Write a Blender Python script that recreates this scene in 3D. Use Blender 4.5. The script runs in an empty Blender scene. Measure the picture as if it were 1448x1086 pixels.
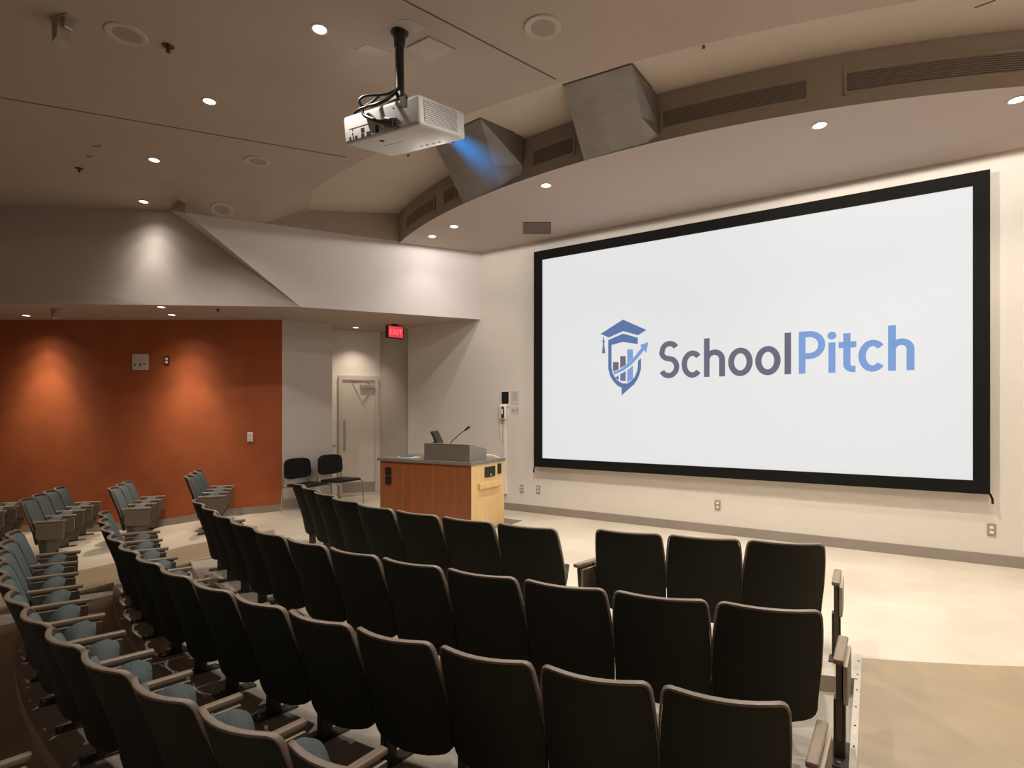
import bpy, bmesh, math, random
from math import sin, cos, pi, radians, sqrt, atan2, asin, hypot
from mathutils import Vector, Matrix
random.seed(4)
SC = bpy.context.scene
COL = SC.collection
# ------------------------------------------------------------------ camera facts
F = 790.0; YAW = radians(33.03); HORIZON = 583.0; EYE = 1.70
def ray(px, py):
    l = (px - 724) / F
    return Vector((-sin(YAW) + l * cos(YAW), cos(YAW) + l * sin(YAW), (HORIZON - py) / F))
def at_z(px, py, z):
    r = ray(px, py); return Vector((0, 0, EYE)) + r * ((z - EYE) / r.z)
def at_y(px, py, y):
    r = ray(px, py); return Vector((0, 0, EYE)) + r * (y / r.y)
def at_d(px, py, d):
    return Vector((0, 0, EYE)) + ray(px, py) * d

# ------------------------------------------------------------------ materials
def lin(c):
    return tuple(((v / 255) / 12.92 if v / 255 <= 0.04045 else ((v / 255 + 0.055) / 1.055) ** 2.4) for v in c)
def mat(name, c, rough=0.6, metal=0.0, noise=0.0, nscale=6.0, c2=None, bump=0.0, bscale=60.0, spec=0.5, emit=None, estr=0.0, stretch=None):
    m = bpy.data.materials.new(name); m.use_nodes = True
    nt = m.node_tree; b = nt.nodes['Principled BSDF']
    b.inputs['Base Color'].default_value = (*c, 1)
    b.inputs['Roughness'].default_value = rough
    b.inputs['Metallic'].default_value = metal
    b.inputs['Specular IOR Level'].default_value = spec
    if noise or c2 or bump:
        tc = nt.nodes.new('ShaderNodeTexCoord')
        src = tc.outputs['Object']
        if stretch:
            mp = nt.nodes.new('ShaderNodeMapping'); mp.inputs['Scale'].default_value = stretch
            nt.links.new(src, mp.inputs['Vector']); src = mp.outputs['Vector']
    if noise or c2:
        n = nt.nodes.new('ShaderNodeTexNoise'); n.inputs['Scale'].default_value = nscale
        n.inputs['Detail'].default_value = 6; n.inputs['Roughness'].default_value = 0.6
        nt.links.new(src, n.inputs['Vector'])
        r = nt.nodes.new('ShaderNodeValToRGB')
        d = c2 if c2 else tuple(v * (1 - noise) for v in c)
        r.color_ramp.elements[0].position = 0.35; r.color_ramp.elements[1].position = 0.68
        r.color_ramp.elements[0].color = (*d, 1); r.color_ramp.elements[1].color = (*c, 1)
        nt.links.new(n.outputs['Fac'], r.inputs['Fac']); nt.links.new(r.outputs['Color'], b.inputs['Base Color'])
    if bump:
        n2 = nt.nodes.new('ShaderNodeTexNoise'); n2.inputs['Scale'].default_value = bscale; n2.inputs['Detail'].default_value = 4
        nt.links.new(src, n2.inputs['Vector'])
        bp = nt.nodes.new('ShaderNodeBump'); bp.inputs['Strength'].default_value = bump; bp.inputs['Distance'].default_value = 0.004
        nt.links.new(n2.outputs['Fac'], bp.inputs['Height']); nt.links.new(bp.outputs['Normal'], b.inputs['Normal'])
    if emit:
        b.inputs['Emission Color'].default_value = (*emit, 1); b.inputs['Emission Strength'].default_value = estr
    return m
M = {}
M['ceiling'] = mat('ceiling_plaster', (0.45, 0.36, 0.30), 0.85, noise=0.06, nscale=1.2, bump=0.12, bscale=90)
M['cove'] = mat('cove_plaster', (0.52, 0.43, 0.35), 0.85, noise=0.06, nscale=1.5, bump=0.12, bscale=90)
M['soffit'] = mat('soffit_plaster', (0.48, 0.395, 0.355), 0.85, noise=0.05, nscale=1.2, bump=0.1, bscale=90)
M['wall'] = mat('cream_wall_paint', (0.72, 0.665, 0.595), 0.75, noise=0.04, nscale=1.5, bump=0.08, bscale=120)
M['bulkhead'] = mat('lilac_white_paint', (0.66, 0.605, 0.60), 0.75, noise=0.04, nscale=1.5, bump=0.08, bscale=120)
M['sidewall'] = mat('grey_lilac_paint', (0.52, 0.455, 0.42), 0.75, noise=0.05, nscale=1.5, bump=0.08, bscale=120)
M['orange'] = mat('burnt_orange_paint', (0.40, 0.098, 0.028), 0.62, c2=(0.34, 0.08, 0.023), nscale=2.5, bump=0.25, bscale=140)
M['floor'] = mat('polished_pale_concrete', (0.66, 0.59, 0.475), 0.33, c2=(0.55, 0.48, 0.375), nscale=1.3, bump=0.04, bscale=30)
M['aisle'] = mat('tan_concrete_ramp', (0.37, 0.285, 0.175), 0.45, c2=(0.295, 0.225, 0.14), nscale=2.0, bump=0.05, bscale=40)
M['tier'] = mat('grey_brown_concrete_tier', (0.44, 0.39, 0.325), 0.5, c2=(0.35, 0.31, 0.255), nscale=2.0, bump=0.05, bscale=40)
M['riser'] = mat('pale_riser_concrete', (0.50, 0.43, 0.32), 0.5, noise=0.15, nscale=5)
M['base'] = mat('grey_brown_rubber_baseboard', (0.30, 0.255, 0.215), 0.5, noise=0.08, nscale=6)
M['nosing'] = mat('pale_metal_nosing', (0.62, 0.55, 0.45), 0.35, metal=0.3, noise=0.15, nscale=14)
M['rivet'] = mat('dark_rivet', (0.06, 0.05, 0.04), 0.4, metal=0.6)
M['seam'] = mat('dark_joint', (0.12, 0.09, 0.07), 0.8)
M['ductmetal'] = mat('brushed_duct_metal', (0.235, 0.21, 0.19), 0.42, metal=0.4, c2=(0.18, 0.16, 0.145), nscale=3)
M['band'] = mat('taupe_fascia_paint', (0.37, 0.30, 0.25), 0.8, noise=0.08, nscale=2)
M['grille'] = mat('taupe_grille_metal', (0.25, 0.20, 0.165), 0.6, noise=0.1, nscale=8)
M['grillegap'] = mat('dark_grille_gap', (0.05, 0.04, 0.034), 0.8)
M['black'] = mat('matte_black_fabric_frame', (0.012, 0.0115, 0.0105), 0.85, noise=0.2, nscale=40, spec=0.08)
M['shell'] = mat('dark_seat_back_fabric', (0.042, 0.041, 0.030), 0.85, c2=(0.033, 0.032, 0.024), nscale=70, bump=0.15, bscale=300, spec=0.25)
M['rim'] = mat('taupe_seat_edge_plastic', (0.20, 0.15, 0.11), 0.45, noise=0.15, nscale=20)
M['blue'] = mat('slate_blue_upholstery', (0.106, 0.127, 0.131), 0.9, c2=(0.084, 0.102, 0.106), nscale=60, bump=0.2, bscale=350, spec=0.25)
M['arm'] = mat('tan_armrest_laminate', (0.27, 0.205, 0.14), 0.42, c2=(0.21, 0.155, 0.105), nscale=9, stretch=(1, 0.2, 1))
M['panel'] = mat('brown_standard_panel', (0.115, 0.088, 0.062), 0.6, noise=0.15, nscale=12)
M['legmetal'] = mat('dark_brown_leg_metal', (0.055, 0.045, 0.034), 0.5, metal=0.3, noise=0.15, nscale=12)
M['tablet'] = mat('tablet_face_laminate', (0.13, 0.10, 0.075), 0.45, noise=0.1, nscale=10)
M['tabedge'] = mat('pale_tablet_edge', (0.50, 0.42, 0.30), 0.45, noise=0.08, nscale=20)
M['screw'] = mat('bright_screw', (0.7, 0.66, 0.6), 0.25, metal=0.9)
M['white'] = mat('white_fixture_enamel', (0.62, 0.55, 0.49), 0.5, noise=0.04, nscale=10)
M['spk'] = mat('speaker_rim_paint', (0.50, 0.405, 0.335), 0.6, noise=0.04, nscale=10)
M['spkg'] = mat('speaker_grille', (0.36, 0.29, 0.24), 0.7, noise=0.12, nscale=80)
M['lamp'] = mat('lit_lamp', (1, 1, 1), 0.5, emit=(1.0, 0.93, 0.82), estr=9.0)
M['lampdim'] = mat('lit_lamp_soft', (1, 1, 1), 0.5, emit=(1.0, 0.90, 0.76), estr=5.0)
M['bronze'] = mat('sprinkler_bronze', (0.10, 0.075, 0.055), 0.35, metal=0.8)
M['projwhite'] = mat('projector_white_plastic', (0.55, 0.53, 0.525), 0.38, noise=0.03, nscale=8)
M['projgap'] = mat('projector_dark_port', (0.02, 0.02, 0.02), 0.5)
M['projgrey'] = mat('projector_grey_mark', (0.42, 0.40, 0.39), 0.5)
M['cable'] = mat('black_cable_rubber', (0.015, 0.014, 0.013), 0.45)
M['pole'] = mat('black_pole_paint', (0.035, 0.029, 0.025), 0.4, metal=0.3)
M['connector'] = mat('grey_connector', (0.06, 0.06, 0.06), 0.5)
M['lens'] = mat('lit_projector_lens', (0.1, 0.3, 0.8), 0.1, emit=(0.25, 0.6, 1.0), estr=2.0)
M['wood'] = mat('reddish_maple_veneer', (0.30, 0.095, 0.029), 0.4, c2=(0.24, 0.072, 0.021), nscale=2.2, stretch=(6, 6, 0.6))
M['woodpale'] = mat('pale_maple_veneer', (0.72, 0.50, 0.235), 0.42, c2=(0.65, 0.44, 0.2), nscale=2.2, stretch=(6, 6, 0.6))
M['top'] = mat('grey_laminate_top', (0.20, 0.175, 0.15), 0.35, noise=0.08, nscale=25)
M['console'] = mat('brushed_steel_console', (0.27, 0.235, 0.205), 0.38, metal=0.5, noise=0.08, nscale=8)
M['plastic'] = mat('black_plastic', (0.012, 0.012, 0.012), 0.4)
M['chairblk'] = mat('black_chair_plastic', (0.010, 0.0095, 0.009), 0.5, noise=0.1, nscale=10, spec=0.2)
M['chrome'] = mat('chrome_tube', (0.55, 0.5, 0.45), 0.2, metal=0.95)
M['door'] = mat('cream_painted_door', (0.60, 0.53, 0.45), 0.5, noise=0.05, nscale=2)
M['jamb'] = mat('cream_door_frame', (0.56, 0.495, 0.42), 0.5, noise=0.05, nscale=3)
M['kick'] = mat('steel_kick_plate', (0.36, 0.32, 0.275), 0.35, metal=0.5, noise=0.08, nscale=4)
M['steel'] = mat('brushed_steel', (0.45, 0.41, 0.36), 0.35, metal=0.7, noise=0.06, nscale=10)
M['glass'] = mat('door_lite_dark_glass', (0.24, 0.2, 0.17), 0.1)
M['outlet'] = mat('taupe_outlet_plate', (0.34, 0.275, 0.215), 0.45)
M['outletw'] = mat('white_outlet_face', (0.82, 0.77, 0.70), 0.4)
M['paper'] = mat('printed_notice_paper', (0.62, 0.57, 0.545), 0.8, noise=0.06, nscale=40)
M['ink'] = mat('faint_print_ink', (0.36, 0.32, 0.31), 0.8)
M['redface'] = mat('lit_red_exit_face', (0.5, 0.03, 0.05), 0.4, emit=(0.85, 0.045, 0.08), estr=0.85)
M['pinktext'] = mat('lit_exit_lettering', (0.8, 0.2, 0.2), 0.4, emit=(1.0, 0.22, 0.22), estr=0.9)
M['mat'] = mat('brown_floor_mat', (0.22, 0.17, 0.125), 0.9, noise=0.2, nscale=60, bump=0.3, bscale=200)
M['bluepen'] = mat('blue_plastic', (0.05, 0.16, 0.36), 0.5)
M['brownvent'] = mat('brown_soffit_grille', (0.155, 0.105, 0.085), 0.75, noise=0.1, nscale=20)
def screen_mat(name, c, e):
    return mat(name, tuple(v * 0.03 for v in c), 0.9, emit=c, estr=e, spec=0.0)
M['screen'] = mat('projected_white_screen', (0.10, 0.10, 0.10), 0.95, emit=(0.78, 0.79, 0.80), estr=0.90, spec=0.0, noise=0.03, nscale=30)
def logo(name, rgb): return screen_mat(name, lin(rgb), 1.0)
M['lg_grey'] = logo('projected_slate_grey', (108, 108, 124))
M['lg_lblue'] = logo('projected_light_blue', (128, 160, 212))
M['lg_blue'] = logo('projected_mid_blue', (95, 119, 164))
M['lg_bar'] = logo('projected_warm_grey', (112, 106, 122))
M['lg_bar2'] = logo('projected_blue_grey', (110, 122, 156))

# ------------------------------------------------------------------ mesh helpers
def B(): return bmesh.new()
def build(name, bm, m, parent=None, smooth=None, loc=None):
    me = bpy.data.meshes.new(name)
    bm.normal_update()
    bm.to_mesh(me); bm.free()
    ms = m if isinstance(m, (list, tuple)) else [m]
    for x in ms: me.materials.append(M[x])
    if smooth is not None:
        for p in me.polygons: p.use_smooth = True
        me.set_sharp_from_angle(angle=radians(smooth))
    o = bpy.data.objects.new(name, me); COL.objects.link(o)
    if parent: o.parent = parent
    if loc is not None: o.location = loc
    return o
def box(bm, lo, hi, mi=0, mtx=None, bevel=0.0, seg=2):
    lo, hi = Vector(lo), Vector(hi)
    r = bmesh.ops.create_cube(bm, size=1.0, matrix=Matrix.Translation((lo + hi) / 2) @ Matrix.Diagonal((*(hi - lo), 1)))
    vs = r['verts']
    fs = {f for v in vs for f in v.link_faces}
    if bevel:
        es = list({e for f in fs for e in f.edges})
        rr = bmesh.ops.bevel(bm, geom=es, offset=bevel, segments=seg, affect='EDGES', profile=0.5)
        vs = list({v for f in rr['faces'] for v in f.verts} | {v for v in vs if v.is_valid})
        fs = {f for v in vs for f in v.link_faces}
    for f in fs: f.material_index = mi
    if mtx is not None:
        bmesh.ops.transform(bm, matrix=mtx, verts=vs)
    return vs
def tube(bm, pts, r, n=8, mi=0, cap=True):
    pts = [Vector(p) for p in pts]; rings = []
    up = Vector((0, 0, 1)); prev = None
    for i, p in enumerate(pts):
        t = (pts[min(i + 1, len(pts) - 1)] - pts[max(i - 1, 0)]).normalized()
        if prev is None:
            a = up if abs(t.dot(up)) < 0.9 else Vector((1, 0, 0))
            nrm = t.cross(a).normalized()
        else:
            nrm = (prev - t * prev.dot(t)).normalized()
        prev = nrm; bn = t.cross(nrm)
        rr = r[i] if isinstance(r, (list, tuple)) else r
        rings.append([bm.verts.new(p + nrm * (rr * cos(2 * pi * k / n)) + bn * (rr * sin(2 * pi * k / n))) for k in range(n)])
    for a, b in zip(rings, rings[1:]):
        for k in range(n):
            f = bm.faces.new((a[k], a[(k + 1) % n], b[(k + 1) % n], b[k])); f.material_index = mi
    if cap:
        bm.faces.new(list(reversed(rings[0]))).material_index = mi; bm.faces.new(rings[-1]).material_index = mi
def lathe(bm, prof, n=24, mi=0, mtx=None):
    rings = []
    for r, z in prof:
        if r < 1e-6: rings.append([bm.verts.new((0, 0, z))])
        else: rings.append([bm.verts.new((r * cos(2 * pi * k / n), r * sin(2 * pi * k / n), z)) for k in range(n)])
    for a, b in zip(rings, rings[1:]):
        for k in range(n):
            q = [a[k % len(a)], a[(k + 1) % len(a)], b[(k + 1) % len(b)], b[k % len(b)]]
            q2 = []
            for v in q:
                if v not in q2: q2.append(v)
            if len(q2) > 2:
                f = bm.faces.new(q2); f.material_index = mi
    if mtx is not None: bmesh.ops.transform(bm, matrix=mtx, verts=[v for r in rings for v in r])
def prism(bm, poly, lo, hi, axis='z', mi=0, mtx=None):
    """poly of 2D points extruded along axis between lo and hi"""
    def P(u, v, w): return (u, v, w) if axis == 'z' else ((w, u, v) if axis == 'x' else (u, w, v))
    a = [bm.verts.new(P(u, v, lo)) for u, v in poly]; b = [bm.verts.new(P(u, v, hi)) for u, v in poly]
    n = len(poly); fs = [bm.faces.new(list(reversed(a))), bm.faces.new(b)]
    for k in range(n): fs.append(bm.faces.new((a[k], a[(k + 1) % n], b[(k + 1) % n], b[k])))
    for f in fs: f.material_index = mi
    bmesh.ops.recalc_face_normals(bm, faces=fs)
    if mtx is not None: bmesh.ops.transform(bm, matrix=mtx, verts=a + b)
    return fs
def poly(bm, pts, mi=0):
    f = bm.faces.new([bm.verts.new(Vector(p)) for p in pts]); f.material_index = mi; return f
def thing(name, label, cat, loc=(0, 0, 0), rot=(0, 0, 0), group=None):
    o = bpy.data.objects.new(name, None); COL.objects.link(o)
    o.location = loc; o.rotation_euler = (0, 0, rot) if isinstance(rot, (int, float)) else rot
    o.empty_display_size = 0.1
    return tag(o, label, cat, group)
def tag(o, label, cat, group=None):
    o['label'] = label; o['category'] = cat
    if group: o['group'] = group
    return o
def struct(name, bm, m, smooth=None):
    o = build(name, bm, m, smooth=smooth); o['kind'] = 'structure'; return o

# ------------------------------------------------------------------ room shell
FW = 8.12                       # front wall
XR = 2.7                        # right wall
YB = -3.6                       # back wall
ZS, ZL, ZC, ZV = 4.57, 3.37, 4.90, 5.07   # front soffit, low soffit, main ceiling, cove top
CX, CY = -3.26, 12.65           # centre the seat rows curve around

# --- floor: level stage, seat tiers stepping down to the back, ramps both sides
EDGE = [8.82, 9.79, 10.585, 11.345]
ZT = [-0.09, -0.20, -0.32, -0.43, -0.53]
def lerp_table(t, x):
    for (a, za), (b, zb) in zip(t, t[1:]):
        if x <= b: return za + (zb - za) * max(0, (x - a)) / (b - a)
    return t[-1][1]
LEFT_T = [(7.4, 0), (8.70, -0.09), (9.79, -0.20), (10.585, -0.34), (11.0, -0.40), (12.0, -0.47), (30, -0.47)]
RIGHT_T = [(7.4, 0), (8.70, -0.09), (9.79, -0.19), (10.585, -0.31), (11.345, -0.42), (12.2, -0.52), (30, -0.53)]
def z_left(R): return lerp_table(LEFT_T, R)
def z_tier(R):
    k = sum(1 for e in EDGE if R > e); return ZT[k]
def RT(x, y): return hypot(x - CX, y - CY), atan2(x - CX, -(y - CY))
def pol(R, th, z=0): return Vector((CX + R * sin(th), CY - R * cos(th), z))
THL = radians(-24.5)
XS = -0.10
def thr(R): return asin(min(1, (XS - CX) / R))
bm = B()
def grid(rs, ta, tb, n, zf, mi):
    prev = None
    for R in rs:
        a, b = ta(R), tb(R)
        row = [bm.verts.new(pol(R, a + (b - a) * j / n, zf(R))) for j in range(n + 1)]
        if prev:
            for j in range(n):
                f = bm.faces.new((prev[j], prev[j + 1], row[j + 1], row[j])); f.material_index = mi
        prev = row
# stage slab (everything in front of the seats), easing down slightly towards the first row
TA, TAR = radians(-75), radians(62)
def arcpts(R, a, b, n): return [pol(R, a + (b - a) * j / n) for j in range(n + 1)]
stage = arcpts(7.4, TA, TAR, 60) + [Vector((XR + 1.5, 13, 0)), Vector((-11, 13, 0))]
poly(bm, stage, 0)
grid([7.4, 8.0, 8.50], lambda R: TA, lambda R: TAR, 80, z_left, 0)
grid([8.50, 8.70], lambda R: TA, thr, 80, z_left, 0)
grid([8.70, EDGE[0]], lambda R: THL, thr, 40, lambda R: ZT[0], 0)
# tier treads and risers
R_out = 16.6
rings = EDGE + [R_out]
for k in range(4):
    grid([EDGE[k], rings[k + 1]], lambda R: THL, thr, 40, lambda R, k=k: ZT[k + 1], 2)
    prev = [pol(EDGE[k], THL + (thr(EDGE[k]) - THL) * j / 40, ZT[k]) for j in range(41)]
    low = [v.copy() for v in prev]
    for v in low: v.z = ZT[k + 1]
    for j in range(40): poly(bm, (prev[j], prev[j + 1], low[j + 1], low[j]), 3)
# ramps
rl = [8.70, 9.2, 9.79, 10.2, 10.585, 11.0, 11.5, 12.0, 13, 15, 17.5]
THO = radians(-30.6)            # the tan aisle lies between the seat block and the wall seats
grid(rl, lambda R: TA, lambda R: THO, 30, z_left, 0)
grid(rl, lambda R: THO, lambda R: THL, 6, z_left, 1)
rr_ = [8.50, 9.2, 9.79, 10.2, 10.585, 11.0, 11.345, 12.2, 13, 15, 17.5]
grid(rr_, thr, lambda R: asin(min(0.99, (XR + 0.3 - CX) / R)), 12, lambda R: lerp_table(RIGHT_T, R), 1)
# side faces where tiers and ramps meet
for (th_f, zr) in ((lambda R: THL, z_left), (thr, lambda R: lerp_table(RIGHT_T, R))):
    rs = sorted(set([8.70] + EDGE + [9.2, 10.2, 10.6, 11.0, 12.0, 12.2, 13, 15, 16.6]))
    for ra, rb in zip(rs, rs[1:]):
        zt = z_tier((ra + rb) / 2)
        a0, b0 = pol(ra, th_f(ra), zr(ra)), pol(rb, th_f(rb), zr(rb))
        a1, b1 = pol(ra, th_f(ra), zt), pol(rb, th_f(rb), zt)
        if (a0 - a1).length + (b0 - b1).length > 1e-4:
            vs = [a0, b0, b1, a1]
            if (a0 - a1).length < 1e-5: vs = [a0, b0, b1]
            if (b0 - b1).length < 1e-5: vs = [a0, b0, a1]
            poly(bm, vs, 3)
bmesh.ops.remove_doubles(bm, verts=bm.verts, dist=1e-5)
bmesh.ops.recalc_face_normals(bm, faces=bm.faces)
struct('floor', bm, ['floor', 'aisle', 'tier', 'riser'])

# metal strip along the ramp edge, with rivets
bm = B(); n = 22
pts = [(XS, 4.79 - i * (4.79 - 0.2) / n) for i in range(n + 1)]
for (x0, y0), (x1, y1) in zip(pts, pts[1:]):
    za = lerp_table(RIGHT_T, RT(x0, y0)[0]); zb = lerp_table(RIGHT_T, RT(x1, y1)[0])
    v = [Vector((x0 - .018, y0, za + .006)), Vector((x0 + .018, y0, za + .006)), Vector((x1 + .018, y1, zb + .006)), Vector((x1 - .018, y1, zb + .006))]
    poly(bm, [v[0], v[1], v[2], v[3]])
    w = [p - Vector((0, 0, .03)) for p in v]
    poly(bm, [v[0], v[3], w[3], w[0]]); poly(bm, [v[1], w[1], w[2], v[2]])
    box(bm, (x0 - .005, y0 - .105, za - .005), (x0 + .005, y0 - .095, (za + zb) / 2 + .0095), mi=1)
o = struct('trim_1', bm, ['nosing', 'rivet'])
# the same strip on the inner edge of the left aisle
bm = B()
for j in range(24):
    ra, rb = 8.72 + j * .17, 8.72 + (j + 1) * .17
    v = [pol(ra, THL - .018 / ra, z_left(ra) + .006), pol(ra, THL + .018 / ra, z_left(ra) + .006), pol(rb, THL + .018 / rb, z_left(rb) + .006), pol(rb, THL - .018 / rb, z_left(rb) + .006)]
    w = [p - Vector((0, 0, .03)) for p in v]
    poly(bm, v); poly(bm, [v[1], v[2], w[2], w[1]]); poly(bm, [v[0], w[0], w[3], v[3]])
struct('trim_2', bm, 'nosing')

# --- walls
def wall_quad(bm, p, q, z0, z1, mi=0, thick=0.12, side=1):
    """vertical slab from plan point p to q; thickness goes to the right of p->q (side=-1: left)"""
    p, q = Vector(p), Vector(q); d = (q - p).normalized(); nrm = Vector((d.y, -d.x)) * side * thick
    a = [p, q, q + nrm, p + nrm]
    prism(bm, [(v.x, v.y) for v in a], z0, z1, mi=mi)
# front wall (screen wall), with the recessed bit beside the door
P_R = (-7.72, FW)
bm = B()
wall_quad(bm, (XR + .15, FW), P_R, -0.2, 5.3, thick=.15)
struct('wall_front', bm, 'wall')
DW_A, DW_B = Vector((-9.62, 6.88)), Vector((-8.64, 8.25))
bm = B()
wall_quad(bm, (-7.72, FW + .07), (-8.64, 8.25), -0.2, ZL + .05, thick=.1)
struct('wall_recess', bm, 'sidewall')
bm = B()
wall_quad(bm, DW_B, DW_A, -0.2, ZL + .05, thick=.1)
struct('wall_door', bm, 'wall')
# orange wall (parallel with the picture plane) and the grey wall piece beside it
OD = 10.10
def on_orange(px, z): 
    r = ray(px, HORIZON) * OD; return Vector((r.x, r.y, z))
oa, ob = on_orange(399, 0), on_orange(-420, 0)
bm = B()
wall_quad(bm, (oa.x, oa.y), (ob.x, ob.y), -0.7, ZL + .05, thick=.12)
struct('wall_left', bm, 'orange')
SW_A, SW_B = Vector((oa.x, oa.y)), Vector((-8.64, 7.03))
bm = B()
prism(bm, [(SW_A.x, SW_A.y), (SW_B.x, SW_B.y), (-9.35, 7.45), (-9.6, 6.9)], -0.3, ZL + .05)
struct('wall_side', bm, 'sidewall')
# right and back walls (outside the picture, close the room)
bm = B(); wall_quad(bm, (XR, YB), (XR, FW), -0.7, 5.3, thick=.15); struct('wall_right', bm, 'wall')
bm = B(); wall_quad(bm, (-15.2, YB), (XR + .15, YB), -0.7, 5.3, thick=.15); struct('wall_back', bm, 'sidewall')
bm = B(); wall_quad(bm, (-15.0, 3.2), (-15.0, YB), -0.7, 5.3, side=1, thick=.15); struct('wall_far_left', bm, 'sidewall')

# --- bulkhead over the left side
Bc, Bk, Bl = Vector((-5.95, FW)), Vector((-7.64, 5.60)), Vector((-15.0, 0.25))
bl_px = at_z(0, 430, ZL); Bdir = (Vector((bl_px.x, bl_px.y)) - Bk).normalized()
Bl = Bk + Bdir * ((-15.0 - Bk.x) / Bdir.x)
A2 = at_z(208, 431, ZL); A2 = Vector((A2.x, A2.y))
Aup = at_z(240, 297, ZC)
rd = (Bk - Bc).normalized()
D2 = Bk + rd * 1.592; Dz = 4.64
bm = B()
def v3(p, z): return Vector((p.x, p.y, z))
# right plane: lilac up to 4.6, ceiling-brown above; a fin runs on past the bend
poly(bm, [v3(Bc, ZL), v3(Bk, ZL), v3(D2, Dz), v3(Bc, 4.58)], 0)
nb = Vector((-rd.y, rd.x)); Ee = Bk + rd * .26; Kk = Bk - rd * .12
poly(bm, [v3(Bc, 4.58), v3(D2, Dz), v3(D2, ZV + .1), v3(Bc, ZV + .1)], 1)
poly(bm, [Aup, v3(D2, Dz), v3(D2, ZC + .05), Aup + Vector((0, 0, .05))], 1)
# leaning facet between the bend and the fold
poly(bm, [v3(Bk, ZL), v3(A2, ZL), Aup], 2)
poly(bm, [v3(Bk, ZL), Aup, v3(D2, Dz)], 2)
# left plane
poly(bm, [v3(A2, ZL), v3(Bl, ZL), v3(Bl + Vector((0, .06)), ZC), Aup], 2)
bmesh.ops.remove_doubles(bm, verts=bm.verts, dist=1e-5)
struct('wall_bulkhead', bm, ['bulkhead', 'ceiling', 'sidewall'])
# the ceiling dips softly to meet the top of the fin
DIPW = 1.2
def sstep(t): t = max(0.0, min(1.0, t)); return t * t * (3 - 2 * t)
SD = D2 + rd * .35; SL_ = (Kk - SD).length; SRD = -rd
def dip_amt(al): return (ZC - 4.63) * sstep(al / .75) * sstep((SL_ - al) / .75)
dip_path = [(SD + SRD * (SL_ * i / 24), dip_amt(SL_ * i / 24)) for i in range(25)]
fine = []
for (pa, da), (pb, db) in zip(dip_path, dip_path[1:]):
    for i in range(6): fine.append((pa.lerp(pb, i / 6), da + (db - da) * i / 6))
fine.append(dip_path[-1])
bm = B(); prev = None
for p_, dz_ in fine:
    row_ = [bm.verts.new(v3(p_ + nb * (DIPW * i / 12), ZC - .001 - dz_ * (1 - i / 12) ** 2)) for i in range(13)]
    if prev:
        for i in range(12): bm.faces.new((prev[i], prev[i + 1], row_[i + 1], row_[i]))
    prev = row_
bmesh.ops.remove_doubles(bm, verts=bm.verts, dist=1e-6)
struct('ceiling_dip', bm, 'ceiling', smooth=60)
def dip_z(p):
    q_ = Vector((p.x, p.y)) - SD; al = q_.dot(SRD); ac = q_.dot(nb) / DIPW
    dz_ = dip_amt(al)
    return ZC - dz_ * max(0, 1 - ac) ** 2
bm = B()
poly(bm, [v3(Bc, ZL), v3(Bk, ZL), v3(A2, ZL), v3(Bl, ZL), (-15.2, 3.6, ZL), (-12, 7, ZL), (-9.9, 8.6, ZL), (-5.95, 8.6, ZL)])
struct('ceiling_low', bm, 'ceiling')
# --- ceilings
def y_crease(x): return 17.41 - sqrt(12.64 ** 2 - (x + 3.55) ** 2)
def y_edge(x): return 14.48 - sqrt(8.69 ** 2 - (x + 2.52) ** 2)
NX = 60; X0 = -9.2
xs = [X0 + (XR + .1 - X0) * i / NX for i in range(NX + 1)]
bm = B()
poly(bm, [(-15.2, YB - .1, ZC), (XR + .1, YB - .1, ZC)] + [(x, y_crease(x), ZC) for x in reversed(xs)] + [(-15.2, 7.2, ZC)])
struct('ceiling', bm, 'ceiling')
bm = B()
for xa, xb in zip(xs, xs[1:]):
    poly(bm, [(xa, y_crease(xa), ZC), (xb, y_crease(xb), ZC), (xb, y_edge(xb), ZV), (xa, y_edge(xa), ZV)], 0)
bmesh.ops.remove_doubles(bm, verts=bm.verts, dist=1e-5)
struct('ceiling_cove', bm, ['cove'], smooth=30)
bm = B()
for xa, xb in zip(xs, xs[1:]):
    poly(bm, [(xa, y_edge(xa), ZS), (xb, y_edge(xb), ZS), (xb, y_edge(xb), ZV), (xa, y_edge(xa), ZV)], 0)
bmesh.ops.remove_doubles(bm, verts=bm.verts, dist=1e-5)
struct('wall_fascia', bm, ['band'], smooth=30)
bm = B()
for xa, xb in zip(xs, xs[1:]):
    poly(bm, [(xa, y_edge(xa), ZS), (xb, y_edge(xb), ZS), (xb, FW + .1, ZS), (xa, FW + .1, ZS)], 0)
bmesh.ops.remove_doubles(bm, verts=bm.verts, dist=1e-5)
struct('ceiling_soffit', bm, ['soffit'])
# dark joints in the main ceiling
def joint(name, p, q, w=.012, z=ZC):
    p, q = Vector(p), Vector(q); d = (q - p).normalized(); s = Vector((d.y, -d.x)) * w / 2
    bm = B(); prism(bm, [tuple(p + s), tuple(q + s), tuple(q - s), tuple(p - s)], z - .004, z + .002); struct(name, bm, 'seam')
def gz(px, py, z=ZC): p = at_z(px, py, z); return (p.x, p.y)
joint('trim_3', gz(-120, 117), gz(489, 222)); joint('trim_4', gz(560, -6), gz(786, 112))
joint('trim_5', gz(1378, 11), gz(1408, 0), .01)
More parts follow.
